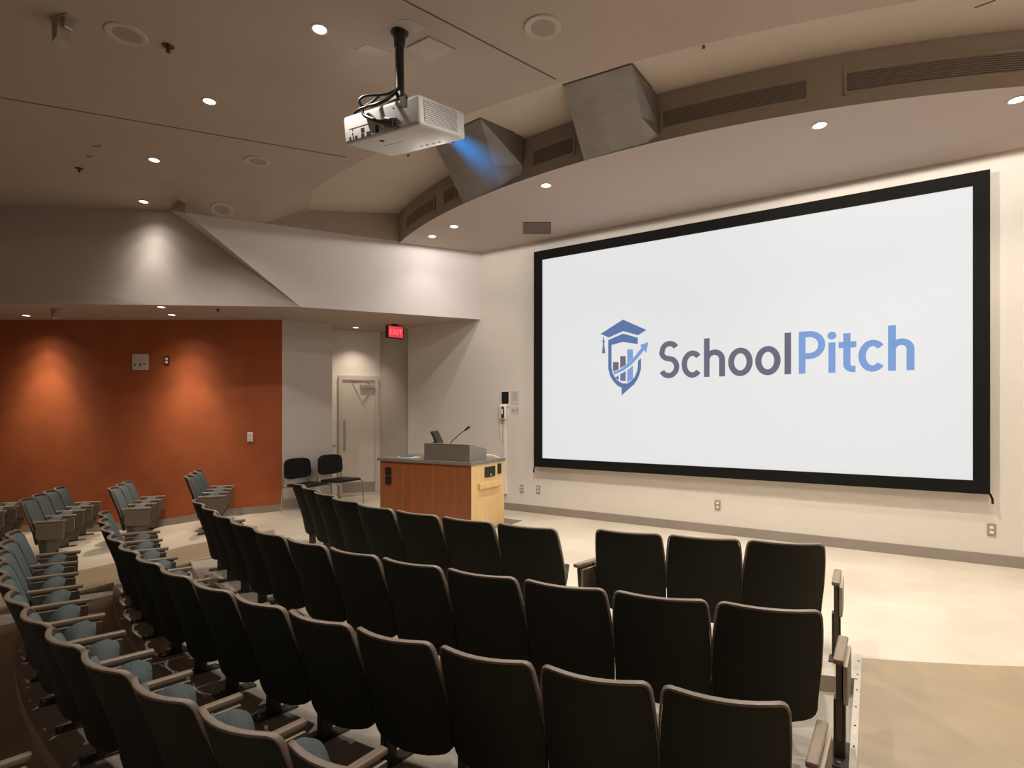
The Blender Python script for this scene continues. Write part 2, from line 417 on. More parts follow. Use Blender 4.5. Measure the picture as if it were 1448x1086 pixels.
# seams in the fascia
# --- baseboards
def baseboard(name, p, q, zf, h=.125, n=1, t=.014, side=1):
    p, q = Vector(p), Vector(q); d = (q - p).normalized(); s = Vector((d.y, -d.x)) * side * t
    bm = B()
    for i in range(n):
        a, b = p.lerp(q, i / n), p.lerp(q, (i + 1) / n)
        za, zb = zf(a) - .02, zf(b) - .02
        v = [v3(a, za), v3(b, zb), v3(b, zb + h + .02), v3(a, za + h + .02)]
        w = [x + Vector((s.x, s.y, 0)) for x in v]
        poly(bm, w); poly(bm, [v[3], v[2], w[2], w[3]]); poly(bm, [v[1], v[2], w[2], w[1]]); poly(bm, [v[0], v[3], w[3], w[0]])
    bmesh.ops.recalc_face_normals(bm, faces=bm.faces)
    struct(name, bm, 'base')
baseboard('baseboard_front', (XR, FW), (-7.72, FW), lambda a: 0, side=-1)
baseboard('baseboard_left', (oa.x, oa.y), (ob.x, ob.y), lambda a: z_left(RT(a.x, a.y)[0]), n=40, side=-1)
baseboard('baseboard_side', SW_A, SW_B, lambda a: 0, side=1)
baseboard('baseboard_recess', (-7.72, FW + .07), (-8.6, 8.245), lambda a: 0, side=-1)

# ------------------------------------------------------------------ theatre seat
def pl(t, z):
    for (za, ya), (zb, yb) in zip(t, t[1:]):
        if z <= zb: return ya + (yb - ya) * (z - za) / (zb - za)
    return t[-1][1]
LEAN = [(0.15, .222), (0.20, .192), (0.25, .178), (0.32, .166), (0.40, .146), (0.52, .105), (0.66, .052), (0.80, 0.0)]
HALF = [(0.15, .262), (0.40, .266), (0.52, .265), (0.66, .256), (0.80, .243)]
def shell_pt(u, v, inset=0.0, off=0.0, top=.80, bot=.19):
    """u -1..1 across, v 0..1 up; off moves towards the sitter"""
    zt, zb = top - inset, bot + inset
    z = zb + (zt - zb) * v
    hw = pl(HALF, z) - inset
    x = u * hw
    r = .045
    def lim(dx): return r - sqrt(max(0, r * r - dx * dx))
    dx = max(0, abs(x) - (hw - r))
    if v > .5: z -= lim(min(dx, r)) * ((v - .5) / .5) ** 2 * 0.9
    else: z += (lim(min(dx, r)) * .8 + .03 * abs(u) ** 3) * ((.5 - v) / .5) ** 2
    y = pl(LEAN, z) - .068 * (1 - u * u) + off
    return Vector((x, y, z))
US = [-1, -.965, -.92, -.86, -.72, -.5, -.25, 0, .25, .5, .72, .86, .92, .965, 1]
VS = [0, .03, .08, .16, .26, .38, .5, .62, .74, .86, .93, .97, 1]
def skin(bm, inset, off0, off1, puff=0.0, **k):
    g0 = [[bm.verts.new(shell_pt(u, v, inset, off0, **k)) for u in US] for v in VS]
    def o1(u, v): return off1 + puff * (1 - u ** 4) * (1 - (2 * v - 1) ** 4)
    g1 = [[bm.verts.new(shell_pt(u, v, inset, o1(u, v), **k)) for u in US] for v in VS]
    nu, nv = len(US), len(VS)
    for i in range(nv - 1):
        for j in range(nu - 1):
            bm.faces.new((g0[i][j], g0[i][j + 1], g0[i + 1][j + 1], g0[i + 1][j]))
            bm.faces.new((g1[i][j], g1[i + 1][j], g1[i + 1][j + 1], g1[i][j + 1]))
    loop = [(0, j) for j in range(nu)] + [(i, nu - 1) for i in range(1, nv)] + [(nv - 1, j) for j in range(nu - 2, -1, -1)] + [(i, 0) for i in range(nv - 2, 0, -1)]
    for (a, b), (c, d) in zip(loop, loop[1:] + loop[:1]):
        bm.faces.new((g0[a][b], g1[a][b], g1[c][d], g0[c][d]))
    bmesh.ops.recalc_face_normals(bm, faces=bm.faces)
def m_back_shell():
    bm = B(); skin(bm, .006, 0, .024); return bm
def m_cushion_back():
    bm = B(); skin(bm, .026, .025, .040, puff=.030, bot=.30); return bm
def m_back_edge():
    bm = B(); path = []
    for v in (.32, .42, .5, .62, .74, .86, .93, .97): path.append(shell_pt(-1, v, 0, .014))
    for u in US: path.append(shell_pt(u, 1, 0, .014))
    for v in (.97, .93, .86, .74, .62, .5, .42, .32): path.append(shell_pt(1, v, 0, .014))
    # rectangular lip: 26 mm deep, 9 mm thick, swept along the edge
    rings = []
    for i, p in enumerate(path):
        t = (path[min(i + 1, len(path) - 1)] - path[max(i - 1, 0)])
        t2 = Vector((t.x, 0, t.z)).normalized() if Vector((t.x, 0, t.z)).length > 1e-6 else Vector((0, 0, 1))
        nrm = Vector((-t2.z, 0, t2.x))
        zf = max(0.0, min(1.0, (p.z - .36) / .34)); zf = .12 + .88 * zf
        rings.append([bm.verts.new(p + nrm * (a * zf - .004 * (1 - zf)) + Vector((0, b * (.5 + .5 * zf) + .006 * (1 - zf), 0))) for a, b in ((-.005, -.016), (.004, -.015), (.007, -.004), (.006, .013), (-.005, .014))])
    for a, b in zip(rings, rings[1:]):
        for k in range(5): bm.faces.new((a[k], a[(k + 1) % 5], b[(k + 1) % 5], b[k]))
    bm.faces.new(list(reversed(rings[0]))); bm.faces.new(rings[-1])
    bmesh.ops.recalc_face_normals(bm, faces=bm.faces)
    return bm
TILT = Matrix.Translation((0, .225, .250)) @ Matrix.Rotation(radians(60), 4, 'X')
def m_seat():
    bm = B(); nu, nv = 12, 12
    L, W_, T = .345, .222, .05
    top = []; bot = []
    for i in range(nv + 1):
        v = i / nv; rt, rb = [], []
        for j in range(nu + 1):
            u = -1 + 2 * j / nu
            # rounded plan outline, domed top
            ed = (1 - max(0, (v - .45) / .55) ** 2.4 * .22)
            x = u * W_ * ed * (1 - .06 * (1 - v))
            y = v * L - (.13 * u * u * v ** 3)
            dome = (1 - abs(u) ** 3) * (1 - abs(2 * v - 1) ** 4)
            rt.append(bm.verts.new((x, y, T * .35 + .075 * dome))); rb.append(bm.verts.new((x, y, -.035 - .018 * dome)))
        top.append(rt); bot.append(rb)
    for i in range(nv):
        for j in range(nu):
            bm.faces.new((top[i][j], top[i][j + 1], top[i + 1][j + 1], top[i + 1][j]))
            bm.faces.new((bot[i][j], bot[i + 1][j], bot[i + 1][j + 1], bot[i][j + 1]))
    loop = [(0, j) for j in range(nu + 1)] + [(i, nu) for i in range(1, nv + 1)] + [(nv, j) for j in range(nu - 1, -1, -1)] + [(i, 0) for i in range(nv - 1, 0, -1)]
    for (a, b), (c, d) in zip(loop, loop[1:] + loop[:1]):
        bm.faces.new((top[a][b], bot[a][b], bot[c][d], top[c][d]))
    bmesh.ops.recalc_face_normals(bm, faces=bm.faces)
    bmesh.ops.transform(bm, matrix=TILT, verts=bm.verts)
    return bm
def m_seat_pan():
    bm = B(); box(bm, (-.185, .03, -.066), (.205, .27, -.040), bevel=.01); bmesh.ops.transform(bm, matrix=TILT, verts=bm.verts)
    box(bm, (-.238, .205, .225), (.238, .245, .252), bevel=.006)
    return bm
PX = .2675                     # half the seat pitch: the standard between two seats
def m_arm(s):
    bm = B(); box(bm, (s * PX - .025, .15, .503), (s * PX + .025, .54, .531), bevel=.009)
    return bm
def m_panel(s):
    bm = B()
    prism(bm, [(.185, .503), (.505, .503), (.495, .40), (.455, .20), (.40, .10), (.235, .10), (.205, .30)], s * PX - .013, s * PX + .013, axis='x')
    return bm
def m_leg(s):
    bm = B(); box(bm, (s * PX - .027, .235, .010), (s * PX + .027, .315, .30), bevel=.004)
    box(bm, (s * PX - .045, .15, 0), (s * PX + .045, .43, .014), bevel=.004)
    for y in (.18, .40): lathe(bm, [(.012, .014), (.012, .024), (0, .026)], 8, mi=1, mtx=Matrix.Translation((s * PX, y, 0)))
    return bm
def m_tablet(s, side):
    bm = B(); x = s * PX + side * .030
    pts = []
    prof = []
    for k in range(7): a = radians(0 - 90 * k / 6); pts.append((.47 + .05 * cos(a), .36 + .06 * sin(a) - .02))
    poly_ = [(.19, .488), (.52, .488)] + pts + [(.22, .29), (.19, .33)]
    fs = prism(bm, poly_, x - .009, x + .009, axis='x', mi=1)
    for f in fs:
        if abs(f.normal.x) > .9: f.material_index = 0
    return bm
seat_group = 'tip-up auditorium seats in curved rows'
SEAT_ME = {}
def seat_meshes():
    def me(key, bm, m, sm=None):
        o = build(key, bm, m, smooth=sm); SEAT_ME[key] = o.data; bpy.data.objects.remove(o)
    me('back_shell', m_back_shell(), 'shell', 40); me('back_cushion', m_cushion_back(), 'blue', 50)
    me('back_edge', m_back_edge(), 'rim', 40); me('seat', m_seat(), 'blue', 60); me('seat_pan', m_seat_pan(), 'panel')
    # standards: R/L square to the seat, Q/K turned a little outwards as in the curved rows, E the splayed aisle end
    for s, nm, rot, out in ((1, 'R', 0, 0), (-1, 'L', 0, 0), (1, 'Q', -8, 0), (-1, 'K', -8, 0), (1, 'E', -17, .08)):
        def turned(bm):
            T = Matrix.Translation((s * PX + out, .16, 0)) @ Matrix.Rotation(radians(rot), 4, 'Z') @ Matrix.Translation((-s * PX, -.16, 0))
            bmesh.ops.transform(bm, matrix=T, verts=bm.verts); return bm
        me('armrest' + nm, turned(m_arm(s)), 'arm'); me('side_panel' + nm, turned(m_panel(s)), 'panel')
        me('leg' + nm, turned(m_leg(s)), ['legmetal', 'screw']); me('writing_tablet' + nm, turned(m_tablet(s, 1)), ['tablet', 'tabedge'])
seat_meshes()
def add_seat(x, y, z, face, label, left=False, right='Q', sx=1.0, group=seat_group):
    t = thing('auditorium_seat', label, 'seat', (x, y, z), atan2(face[1], face[0]) - pi / 2, group)
    t.scale = (sx, 1, 1.1)
    def p(key, name=None):
        o = bpy.data.objects.new(name or key, SEAT_ME[key]); COL.objects.link(o); o.parent = t; return o
    p('back_shell'); p('back_cushion'); p('back_edge'); p('seat'); p('seat_pan')
    for nm in (right, left):
        if nm:
            p('armrest' + nm, 'armrest'); p('side_panel' + nm, 'side_panel'); p('leg' + nm, 'leg'); p('writing_tablet' + nm, 'writing_tablet')
    return t
ORD = ['', 'second', 'third', 'fourth', 'fifth', 'sixth', 'seventh', 'eighth', 'ninth', 'tenth', 'eleventh', 'twelfth', 'thirteenth', 'fourteenth']
def which(i, n, end='right'):
    other = 'left' if end == 'right' else 'right'
    if i == 0: return f'at the {end} end'
    if i == n - 1: return f'at the far {other} end'
    return f'{ORD[i]} from the {end} end'
def row(thetas, Rf, z, desc, n=None):
    sx = radians(abs(thetas[0] - thetas[1])) * Rf(0) / .535
    n = n or len(thetas)
    for i, td in enumerate(thetas):
        th = radians(td); R = Rf(td); p = pol(R, th, z)
        f = Vector((CX, CY)) - Vector((p.x, p.y))
        add_seat(p.x, p.y, z, f, f'dark-backed auditorium seat {which(i, n)} of the {desc}', left='K' if i == len(thetas) - 1 else None, right='E' if i == 0 and td > 5.5 and z > ZT[3] + .01 else 'Q', sx=sx)
def Rramp(R0, R1, t0, t1):
    def g(t):
        if t > t0: return R0
        return R0 + (R1 - R0) * min(1, (t0 - t) / (t0 - t1))
    return g
row([5.9 - 3.69 * i for i in range(8)], Rramp(8.89, 8.66, -6, -18), ZT[0], 'front row, left block of eight')
row([18.2 - 3.58 * i for i in range(3)], lambda t: 8.76, ZT[0], 'front row, right block of three')
row([16.45 - 3.24 * i for i in range(12)], Rramp(9.86, 9.79, -6, -16), ZT[1], 'second row')
row([14.95 - 2.86 * i for i in range(14)], lambda t: 10.655, ZT[2], 'third row')
row([8.15 - 2.70 * i for i in range(12)], lambda t: 11.415, ZT[3], 'fourth row')
# a row further back, only an armrest of it shows
# groups of seats by the orange wall, across the aisle
def wall_group(near, d, pitch, n, desc, skip=0):
    d = Vector(d).normalized(); near = Vector(near); face = Vector((d.y, -d.x))
    for i in range(skip, n):
        c = near + d * pitch * (i + .5); 
        z = z_left(RT(*(c + face * .3))[0])
        nm = 'aisle end' if i == 0 else ('wall end' if i == n - 1 else f'{ORD[i]} from the aisle')
        add_seat(c.x, c.y, z, face, f'slate-blue auditorium seat, {nm}, {desc}', left='L' if i == n - 1 else None, right='R', sx=pitch / .535)
wall_group((-8.85, 4.46), (-.81, .58), .45, 3, 'of the rightmost three by the orange wall')
wall_group((-9.75, 3.78), (-.84, .54), .49, 3, 'of the middle three by the orange wall')
wall_group((-10.20, 2.84), (-.84, .543), .49, 4, 'of the four by the orange wall')
wall_group((-11.28, 2.14), (-.84, .543), .49, 4, 'of the group cut by the left picture edge', skip=2)
p5 = pol(12.18, radians(-2.4), ZT[4])
add_seat(p5.x, p5.y, p5.z, Vector((CX, CY)) - Vector((p5.x, p5.y)), 'auditorium seat behind the fourth row, armrest in the bottom left picture corner')

# ------------------------------------------------------------------ projection screen with logo
SY = FW - 0.07
SX0, SX1, SZ0, SZ1 = -4.775, 1.06, .795, 4.375
scr = thing('projection_screen', 'large wall projection screen with black frame showing a school logo', 'screen', ((SX0 + SX1) / 2, FW, SZ0))
off = Vector(scr.location)
def sb(bm): bmesh.ops.translate(bm, verts=bm.verts, vec=-off); return bm
fwid = .145
bm = B()
I = [(SX0, SZ0), (SX1, SZ0), (SX1, SZ1), (SX0, SZ1)]
J = [(SX0 + fwid, SZ0 + fwid), (SX1 - fwid, SZ0 + fwid), (SX1 - fwid, SZ1 - fwid), (SX0 + fwid, SZ1 - fwid)]
for k in range(4):
    a, b, c, d = I[k], I[(k + 1) % 4], J[(k + 1) % 4], J[k]
    prism(bm, [a, b, c, d], SY - .035, FW, axis='y')
fr = build('frame', sb(bm), 'black', scr)
bm = B(); prism(bm, J, SY, SY + .01, axis='y'); surf = build('screen_surface', sb(bm), 'screen', scr)
for px, pz, s in ((SX0 - .005, SZ0, -1), (SX1 + .005, SZ0, 1)):
    bm = B(); tube(bm, [(px - s * .02, SY, pz + .03), (px, SY, pz - .005), (px + s * .018, SY, pz - .05), (px + s * .02, SY, pz - .085)], .011, 8)
    lathe(bm, [(0, .016), (.016, .0), (0, -.016)], 10, mtx=Matrix.Translation((px + s * .02, SY, pz - .095)))
    build('corner_tie', sb(bm), 'black', scr, smooth=40)
# logo: strokes drawn flat on the screen surface
LY = SY - .003
def uv(px, py):
    p = at_y(px, py, LY); return (p.x, p.z)
def flat_poly(bm, pts):
    vs = [bm.verts.new((x, LY, z)) for x, z in pts]; es = []
    for a, b in zip(vs, vs[1:] + vs[:1]): es.append(bm.edges.new((a, b)))
    bmesh.ops.triangle_fill(bm, use_beauty=True, edges=es, normal=(0, -1, 0))
def stroke(bm, pts, w, closed=False):
    n = len(pts); L, R = [], []
    for i, p in enumerate(pts):
        if closed: a, b = pts[(i - 1) % n], pts[(i + 1) % n]
        else: a, b = pts[max(i - 1, 0)], pts[min(i + 1, n - 1)]
        dx, dz = b[0] - a[0], b[1] - a[1]; l = hypot(dx, dz) or 1; nx, nz = -dz / l * w / 2, dx / l * w / 2
        L.append(bm.verts.new((p[0] + nx, LY, p[1] + nz))); R.append(bm.verts.new((p[0] - nx, LY, p[1] - nz)))
    m_ = n if closed else n - 1
    for i in range(m_):
        j = (i + 1) % n; bm.faces.new((L[i], R[i], R[j], L[j]))
def arc(cx, cz, rx, rz, a0, a1, n=28):
    return [(cx + rx * cos(radians(a0 + (a1 - a0) * i / n)), cz + rz * sin(radians(a0 + (a1 - a0) * i / n))) for i in range(n + 1)]
def X(px): return uv(px, 530)[0]
zb = (uv(1008, 532)[1] + uv(1275, 524.6)[1]) / 2
zx = (uv(979, 495.5)[1] + uv(1233, 481.5)[1]) / 2
zl = (uv(999, 478.5)[1] + uv(1114, 469.7)[1] + uv(1260, 460.9)[1]) / 3
zcap = (uv(945, 482)[1] + uv(1135, 469)[1]) / 2
SWD = (X(1118) - X(1109.4)) * 1.08
def glyph(ch, x0, x1, m):
    bm = B(); w = SWD; h = w / 2; a, b = x0 + h, x1 - h; xh = zx - zb
    if ch == 'S':
        H = zcap - zb; cxm = (a + b) / 2; rx = (b - a) / 2; r1 = (H - w) * .235; r2 = (H - w) * .265
        zt = zcap - h - r1; zm = zb + h + r2
        pts = arc(cxm + .01, zt, rx * .92, r1, 28, 180, 18) + arc(cxm - .0, zt - .0, rx * .92, r1, 186, 245, 8)
        pts += [(cxm, (zt - r1 + zm + r2) / 2)] + arc(cxm, zm, rx, r2, 62, -90, 18) + arc(cxm, zm, rx, r2, -96, -152, 8)
        stroke(bm, pts, w)
    elif ch == 'c':
        cxm = (a + b) / 2 + .01; stroke(bm, arc(cxm, zb + xh / 2, cxm - a, (xh - w * .9) / 2, 42, 318, 40), w)
    elif ch == 'o':
        cxm = (a + b) / 2; stroke(bm, arc(cxm, zb + xh / 2, (b - a) / 2, (xh - w * .9) / 2, 0, 360 - 7.5, 47), w, True)
    elif ch == 'l': stroke(bm, [(a, zb), (a, zl)], w)
    elif ch == 'h':
        stroke(bm, [(a, zb), (a, zl)], w); cxm = (a + b) / 2; r = (b - a) / 2
        stroke(bm, [(b, zb), (b, zx - h - r)] + arc(cxm, zx - h - r, r, r, 0, 180, 24) , w)
    elif ch == 'P':
        stroke(bm, [(a, zb), (a, zcap)], w); H = zcap - zb; r = H * .33 - h
        zt = zcap - h; zc = zt - r; zbm = zt - 2 * r
        stroke(bm, [(a, zt), (b - r, zt)] + arc(b - r, zc, r, r, 90, -90, 24) + [(a, zbm)], w)
    elif ch == 'i':
        cxm = (x0 + x1) / 2; stroke(bm, [(cxm, zb), (cxm, zx)], w); flat_poly(bm, arc(cxm, zx + w * 1.12, w * .63, w * .63, 0, 352, 22))
    elif ch == 't':
        xm = x0 + (x1 - x0) * .47; r = w * .8
        stroke(bm, [(xm, zx + w * 1.35), (xm, zb + h + r)] + arc(xm + r, zb + h + r, r, r, 180, 270, 12) + [(x1 - .01, zb + h)], w)
        stroke(bm, [(x0, zx - h), (x1, zx - h)], w)
    bmesh.ops.recalc_face_normals(bm, faces=bm.faces)
    build('letter', sb(bm), m, surf)
surf_off = None
LET = [('S', 931, 960.6, 'lg_grey'), ('c', 963.8, 992.4, 'lg_grey'), ('h', 995.5, 1025.2, 'lg_grey'), ('o', 1029.7, 1064.3, 'lg_grey'), ('o', 1068, 1103.8, 'lg_grey'), ('l', 1109.4, 1118, 'lg_grey'),
       ('P', 1129.5, 1167, 'lg_lblue'), ('i', 1170.6, 1182.3, 'lg_lblue'), ('t', 1185.7, 1211, 'lg_lblue'), ('c', 1213.8, 1251.8, 'lg_lblue'), ('h', 1255.8, 1293.2, 'lg_lblue')]
for ch, a, b, m in LET: glyph(ch, X(a), X(b), m)
def E(x, y): return uv(830 + x / 5.569, 430 + y / 5.569)
def emblem(name, pts, m):
    bm = B(); flat_poly(bm, [E(*p) for p in pts]); bmesh.ops.recalc_face_normals(bm, faces=bm.faces)
    return build(name, sb(bm), m, surf)
emblem('cap_emblem', [(107, 235), (283, 122), (468, 203), (403, 245), (285, 213), (172, 263)], 'lg_blue')
emblem('tassel_emblem', [(127, 258), (133, 258), (133, 280), (140, 297), (135, 310), (145, 387), (117, 387), (127, 310), (121, 297), (127, 280)], 'lg_blue')
emblem('shield_emblem', [(168, 283), (285, 232), (400, 265), (400, 315), (283, 298), (193, 322), (193, 500), (205, 550), (235, 595), (262, 615), (285, 625), (318, 625), (350, 603), (378, 570), (396, 525), (400, 490), (400, 450), (425, 425),
    (425, 510), (412, 560), (395, 597), (370, 633), (330, 668), (272, 720), (272, 658), (240, 642), (205, 605), (180, 560), (168, 510)], 'lg_blue')
for pts, m in (([(205, 457), (249, 457), (249, 513), (205, 530)], 'lg_bar'), ([(222, 580), (249, 562), (249, 597), (238, 592)], 'lg_bar'),
        ([(262, 410), (305, 410), (305, 478), (262, 505)], 'lg_bar'), ([(262, 552), (305, 528), (305, 607), (262, 603)], 'lg_bar2'),
        ([(318, 357), (362, 357), (362, 425), (318, 468)], 'lg_lblue'), ([(318, 520), (362, 485), (362, 590), (318, 618)], 'lg_lblue')):
    emblem('bar_emblem', pts, m)
emblem('arrow_emblem', [(207, 535), (270, 508), (340, 450), (390, 395), (428, 345), (420, 322), (483, 298), (467, 385), (450, 362), (400, 425), (345, 482), (290, 522), (215, 556)], 'lg_lblue')

# ------------------------------------------------------------------ projector
def R3(rx, ry, rz): return Matrix.Rotation(rz, 4, 'Z') @ Matrix.Rotation(ry, 4, 'Y') @ Matrix.Rotation(rx, 4, 'X')
PO = Vector((-3.074, 3.368, 4.019)); PL, PW, PH = .934, .578, .231
PM = Matrix.Translation(PO) @ R3(-.179, -.093, -3.171) @ Matrix.Diagonal((1, -1, 1, 1))
# local axes: x along the rear face from near corner to left, y to the lens side, z up (all positive sizes)
prj = thing('ceiling_projector', 'white projector hanging from the ceiling on a black pole', 'projector', PM @ Vector((PL / 2, PW / 2, 0)))
def pj(name, bm, m, smooth=None, parent=None):
    bmesh.ops.transform(bm, matrix=Matrix.Translation(-Vector(prj.location)) @ PM, verts=bm.verts)
    bmesh.ops.recalc_face_normals(bm, faces=bm.faces)
    return build(name, bm, m, parent or prj, smooth=smooth)
bm = B(); box(bm, (0, 0, 0), (PL, PW, PH), bevel=.028, seg=4); pj('body', bm, 'projwhite', 40)
# ports on the rear face
def img_rear(px, py):
    """where a photo point falls on the rear face, in projector coordinates"""
    inv = PM.inverted(); o = inv @ Vector((0, 0, EYE)); d = inv.to_3x3() @ ray(px, py)
    return o + d * (-o.y / d.y)
def img_bot(px, py):
    inv = PM.inverted(); o = inv @ Vector((0, 0, EYE)); d = inv.to_3x3() @ ray(px, py)
    return o + d * (-o.z / d.z)
def img_side(px, py):
    inv = PM.inverted(); o = inv @ Vector((0, 0, EYE)); d = inv.to_3x3() @ ray(px, py)
    return o + d * (-o.x / d.x)
def q(x, y): return (470 + x / 6.895, 100 + y / 6.893)
for x0, y0, x1, y1 in ((192, 563, 204, 585), (192, 605, 204, 628), (165, 648, 187, 682), (198, 640, 214, 668), (220, 634, 246, 664), (276, 560, 315, 592), (280, 612, 314, 642), (332, 594, 378, 625), (415, 535, 450, 562), (418, 572, 455, 600), (388, 590, 398, 605), (460, 532, 470, 546), (588, 358, 600, 370)):
    a, b = img_rear(*q(x0, y0)), img_rear(*q(x1, y1)); bm = B()
    box(bm, (min(a.x, b.x), -.003, min(a.z, b.z)), (max(a.x, b.x), .01, max(a.z, b.z)), bevel=.003, seg=1); pj('port', bm, 'projgap')
a, b = img_rear(*q(655, 258)), img_rear(*q(722, 345)); bm = B()
box(bm, (min(a.x, b.x), -.004, min(a.z, b.z)), (max(a.x, b.x), .02, max(a.z, b.z))); pj('mount_recess', bm, 'projgap')
a, b = img_rear(*q(165, 560)), img_rear(*q(515, 690))
bm = B()
zt_, zb_ = img_rear(*q(330, 520)).z, img_rear(*q(330, 650)).z
for z_ in (zt_,): box(bm, (b.x, -.0025, z_ - .002), (a.x, .004, z_ + .002))
pj('port_panel_groove', bm, 'projgrey')
# vent grille on the right hand side face: dark recess with a lattice of white bars
g0, g1 = .10 * PW, .80 * PW; h0, h1 = .16 * PH, .86 * PH
bm = B(); box(bm, (-.003, g0, h0), (.01, g1, h1)); vent = pj('vent_recess', bm, 'projgap')
bm = B(); nc, nr = 18, 11
for k in range(nr + 1):
    z = h0 + (h1 - h0) * k / nr; box(bm, (-.007, g0, z - .0038), (0, g1, z + .0038))
for k in range(nr):
    for c in range(nc + 1):
        y = g0 + (g1 - g0) * min(1, (c + (.5 if k % 2 else 0)) / nc); z = h0 + (h1 - h0) * (k + .5) / nr
        box(bm, (-.006, y - .0028, z - .009), (0, y + .0028, z + .009))
pj('vent_grille', bm, 'projwhite')
# underside details
c = img_bot(*q(485, 683)); bm = B(); lathe(bm, [(0, -.006), (.020, -.006), (.026, .004)], 20, mtx=Matrix.Translation((c.x, c.y, 0))); pj('sensor_window', bm, 'projgap')
for x, y in ((868, 738), (925, 724), (990, 711), (1045, 697)):
    c = img_bot(*q(x, y)); bm = B(); lathe(bm, [(0, -.003), (.013, -.003), (.014, .002)], 14, mtx=Matrix.Translation((c.x, c.y, 0))); pj('button', bm, 'projgrey')
a, b = img_bot(*q(500, 733)), img_bot(*q(685, 690)); bm = B(); tube(bm, [(a.x, a.y, 0), (b.x, b.y, 0)], .003, 6); pj('seam_line', bm, 'projgrey')
# lens on the screen side
LENS = Vector((.20, PW + .012, .085))
bm = B(); lathe(bm, [(.075, -.03), (.075, .03), (.062, .035), (.058, .02)], 28, mtx=Matrix.Translation(LENS) @ Matrix.Rotation(radians(-90), 4, 'X')); pj('lens_barrel', bm, 'plastic', 40)
bm = B(); lathe(bm, [(.058, .018), (.04, .028), (0, .032)], 28, mtx=Matrix.Translation(LENS) @ Matrix.Rotation(radians(-90), 4, 'X')); pj('lens', bm, 'lens', 40)
# pole, ceiling plate, bracket
pm_top = at_z(565, 46, ZC)
pcen = PM @ Vector((.40 * PL, .42 * PW, PH))
ptop = Vector((pm_top.x, pm_top.y, ZC)); pbot = Vector((pm_top.x + .005, pm_top.y, pcen.z + .03))
def pw(name, bm, m, smooth=None):
    bmesh.ops.translate(bm, verts=bm.verts, vec=-Vector(prj.location)); return build(name, bm, m, prj, smooth=smooth)
bm = B(); tube(bm, [ptop - Vector((0, 0, .004)), ptop - Vector((0, 0, .12)), ptop - Vector((0, 0, .13)), pbot], [.052, .046, .036, .036], 20); pw('pole', bm, 'pole', 40)
bm = B(); lathe(bm, [(0, -.012), (.07, -.012), (.075, 0)], 24, mtx=Matrix.Translation(ptop)); pw('ceiling_plate', bm, 'pole')
bm = B()
for s in ((.32, .16), (.32, .62), (.68, .16), (.68, .62), (.16, .10)):
    e = PM @ Vector((s[0] * PL * .85, s[1] * PW, PH - .005)); tube(bm, [pbot - Vector((0, 0, .02)), (pbot + e) / 2 + Vector((0, 0, .02)), e], .012, 8)
box(bm, pbot - Vector((.06, .06, .04)), pbot + Vector((.06, .06, .01)))
pw('mount_bracket', bm, 'pole')
def wp(x, y, d): return at_d(*q(x, y), d)
def crv(pts, n=8):
    pts = [Vector(p) for p in pts]; out = []
    for i in range(len(pts) - 1):
        p0, p1, p2, p3 = pts[max(i - 1, 0)], pts[i], pts[i + 1], pts[min(i + 2, len(pts) - 1)]
        for k in range(n):
            t = k / n
            out.append(.5 * ((2 * p1) + (-p0 + p2) * t + (2 * p0 - 5 * p1 + 4 * p2 - p3) * t * t + (-p0 + 3 * p1 - 3 * p2 + p3) * t ** 3))
    return out + [pts[-1]]
dp = 4.70
def dr(x, y):  # just off the rear face
    p = img_rear(*q(x, y)); return PM @ Vector((p.x, -.03, p.z))
cabs = [
    [ptop + Vector((-.045, -.01, -.01)), at_z(562, 60, 4.78), wp(655, 60, dp), wp(655, 150, dp), wp(560, 260, 4.60), wp(420, 330, 4.60), dr(340, 360), dr(328, 430), dr(390, 470), dr(500, 505)],
    [wp(650, 170, dp), wp(520, 230, dp), wp(330, 245, dp), wp(262, 290, dp), wp(300, 345, dp), wp(380, 310, dp), wp(470, 230, dp)],
    [wp(650, 190, dp), wp(540, 260, dp), wp(430, 320, dp), wp(280, 370, dp), wp(215, 415, dp + .06)],
    [wp(660, 20, dp), wp(632, 30, dp), wp(640, 90, dp), wp(662, 150, dp)],
]
for i, c in enumerate(cabs):
    bm = B(); tube(bm, crv(c), (.0145, .011, .011, .006)[i], 8); pw('cable', bm, 'cable', 60)
bm = B(); a = dr(505, 505); b = dr(670, 525)
tube(bm, [a, a.lerp(b, .25), a.lerp(b, .3), a.lerp(b, .85), a.lerp(b, .86), b], [.022, .03, .045, .045, .03, .03], 10); pw('cable_plug', bm, 'connector', 30)
a = dr(675, 525); b = dr(712, 518); bm = B(); tube(bm, [a, b], .018, 8); pw('plug_screw', bm, 'steel')
# painted blue glow: a self-emitting cone imitates the light in front of the lens
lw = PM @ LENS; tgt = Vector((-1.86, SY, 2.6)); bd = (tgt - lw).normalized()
mb = bpy.data.materials.new('painted_blue_glow'); mb.use_nodes = True; nt = mb.node_tree
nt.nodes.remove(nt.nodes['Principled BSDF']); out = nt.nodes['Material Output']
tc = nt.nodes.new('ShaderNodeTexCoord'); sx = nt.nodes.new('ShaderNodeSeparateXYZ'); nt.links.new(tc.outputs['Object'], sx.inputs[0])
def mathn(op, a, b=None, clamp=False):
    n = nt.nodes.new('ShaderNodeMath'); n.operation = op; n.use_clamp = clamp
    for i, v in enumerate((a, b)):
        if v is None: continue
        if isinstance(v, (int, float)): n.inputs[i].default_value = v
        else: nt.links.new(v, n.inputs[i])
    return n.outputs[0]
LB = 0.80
along = mathn('SUBTRACT', 1.0, mathn('DIVIDE', sx.outputs['Z'], LB), True)
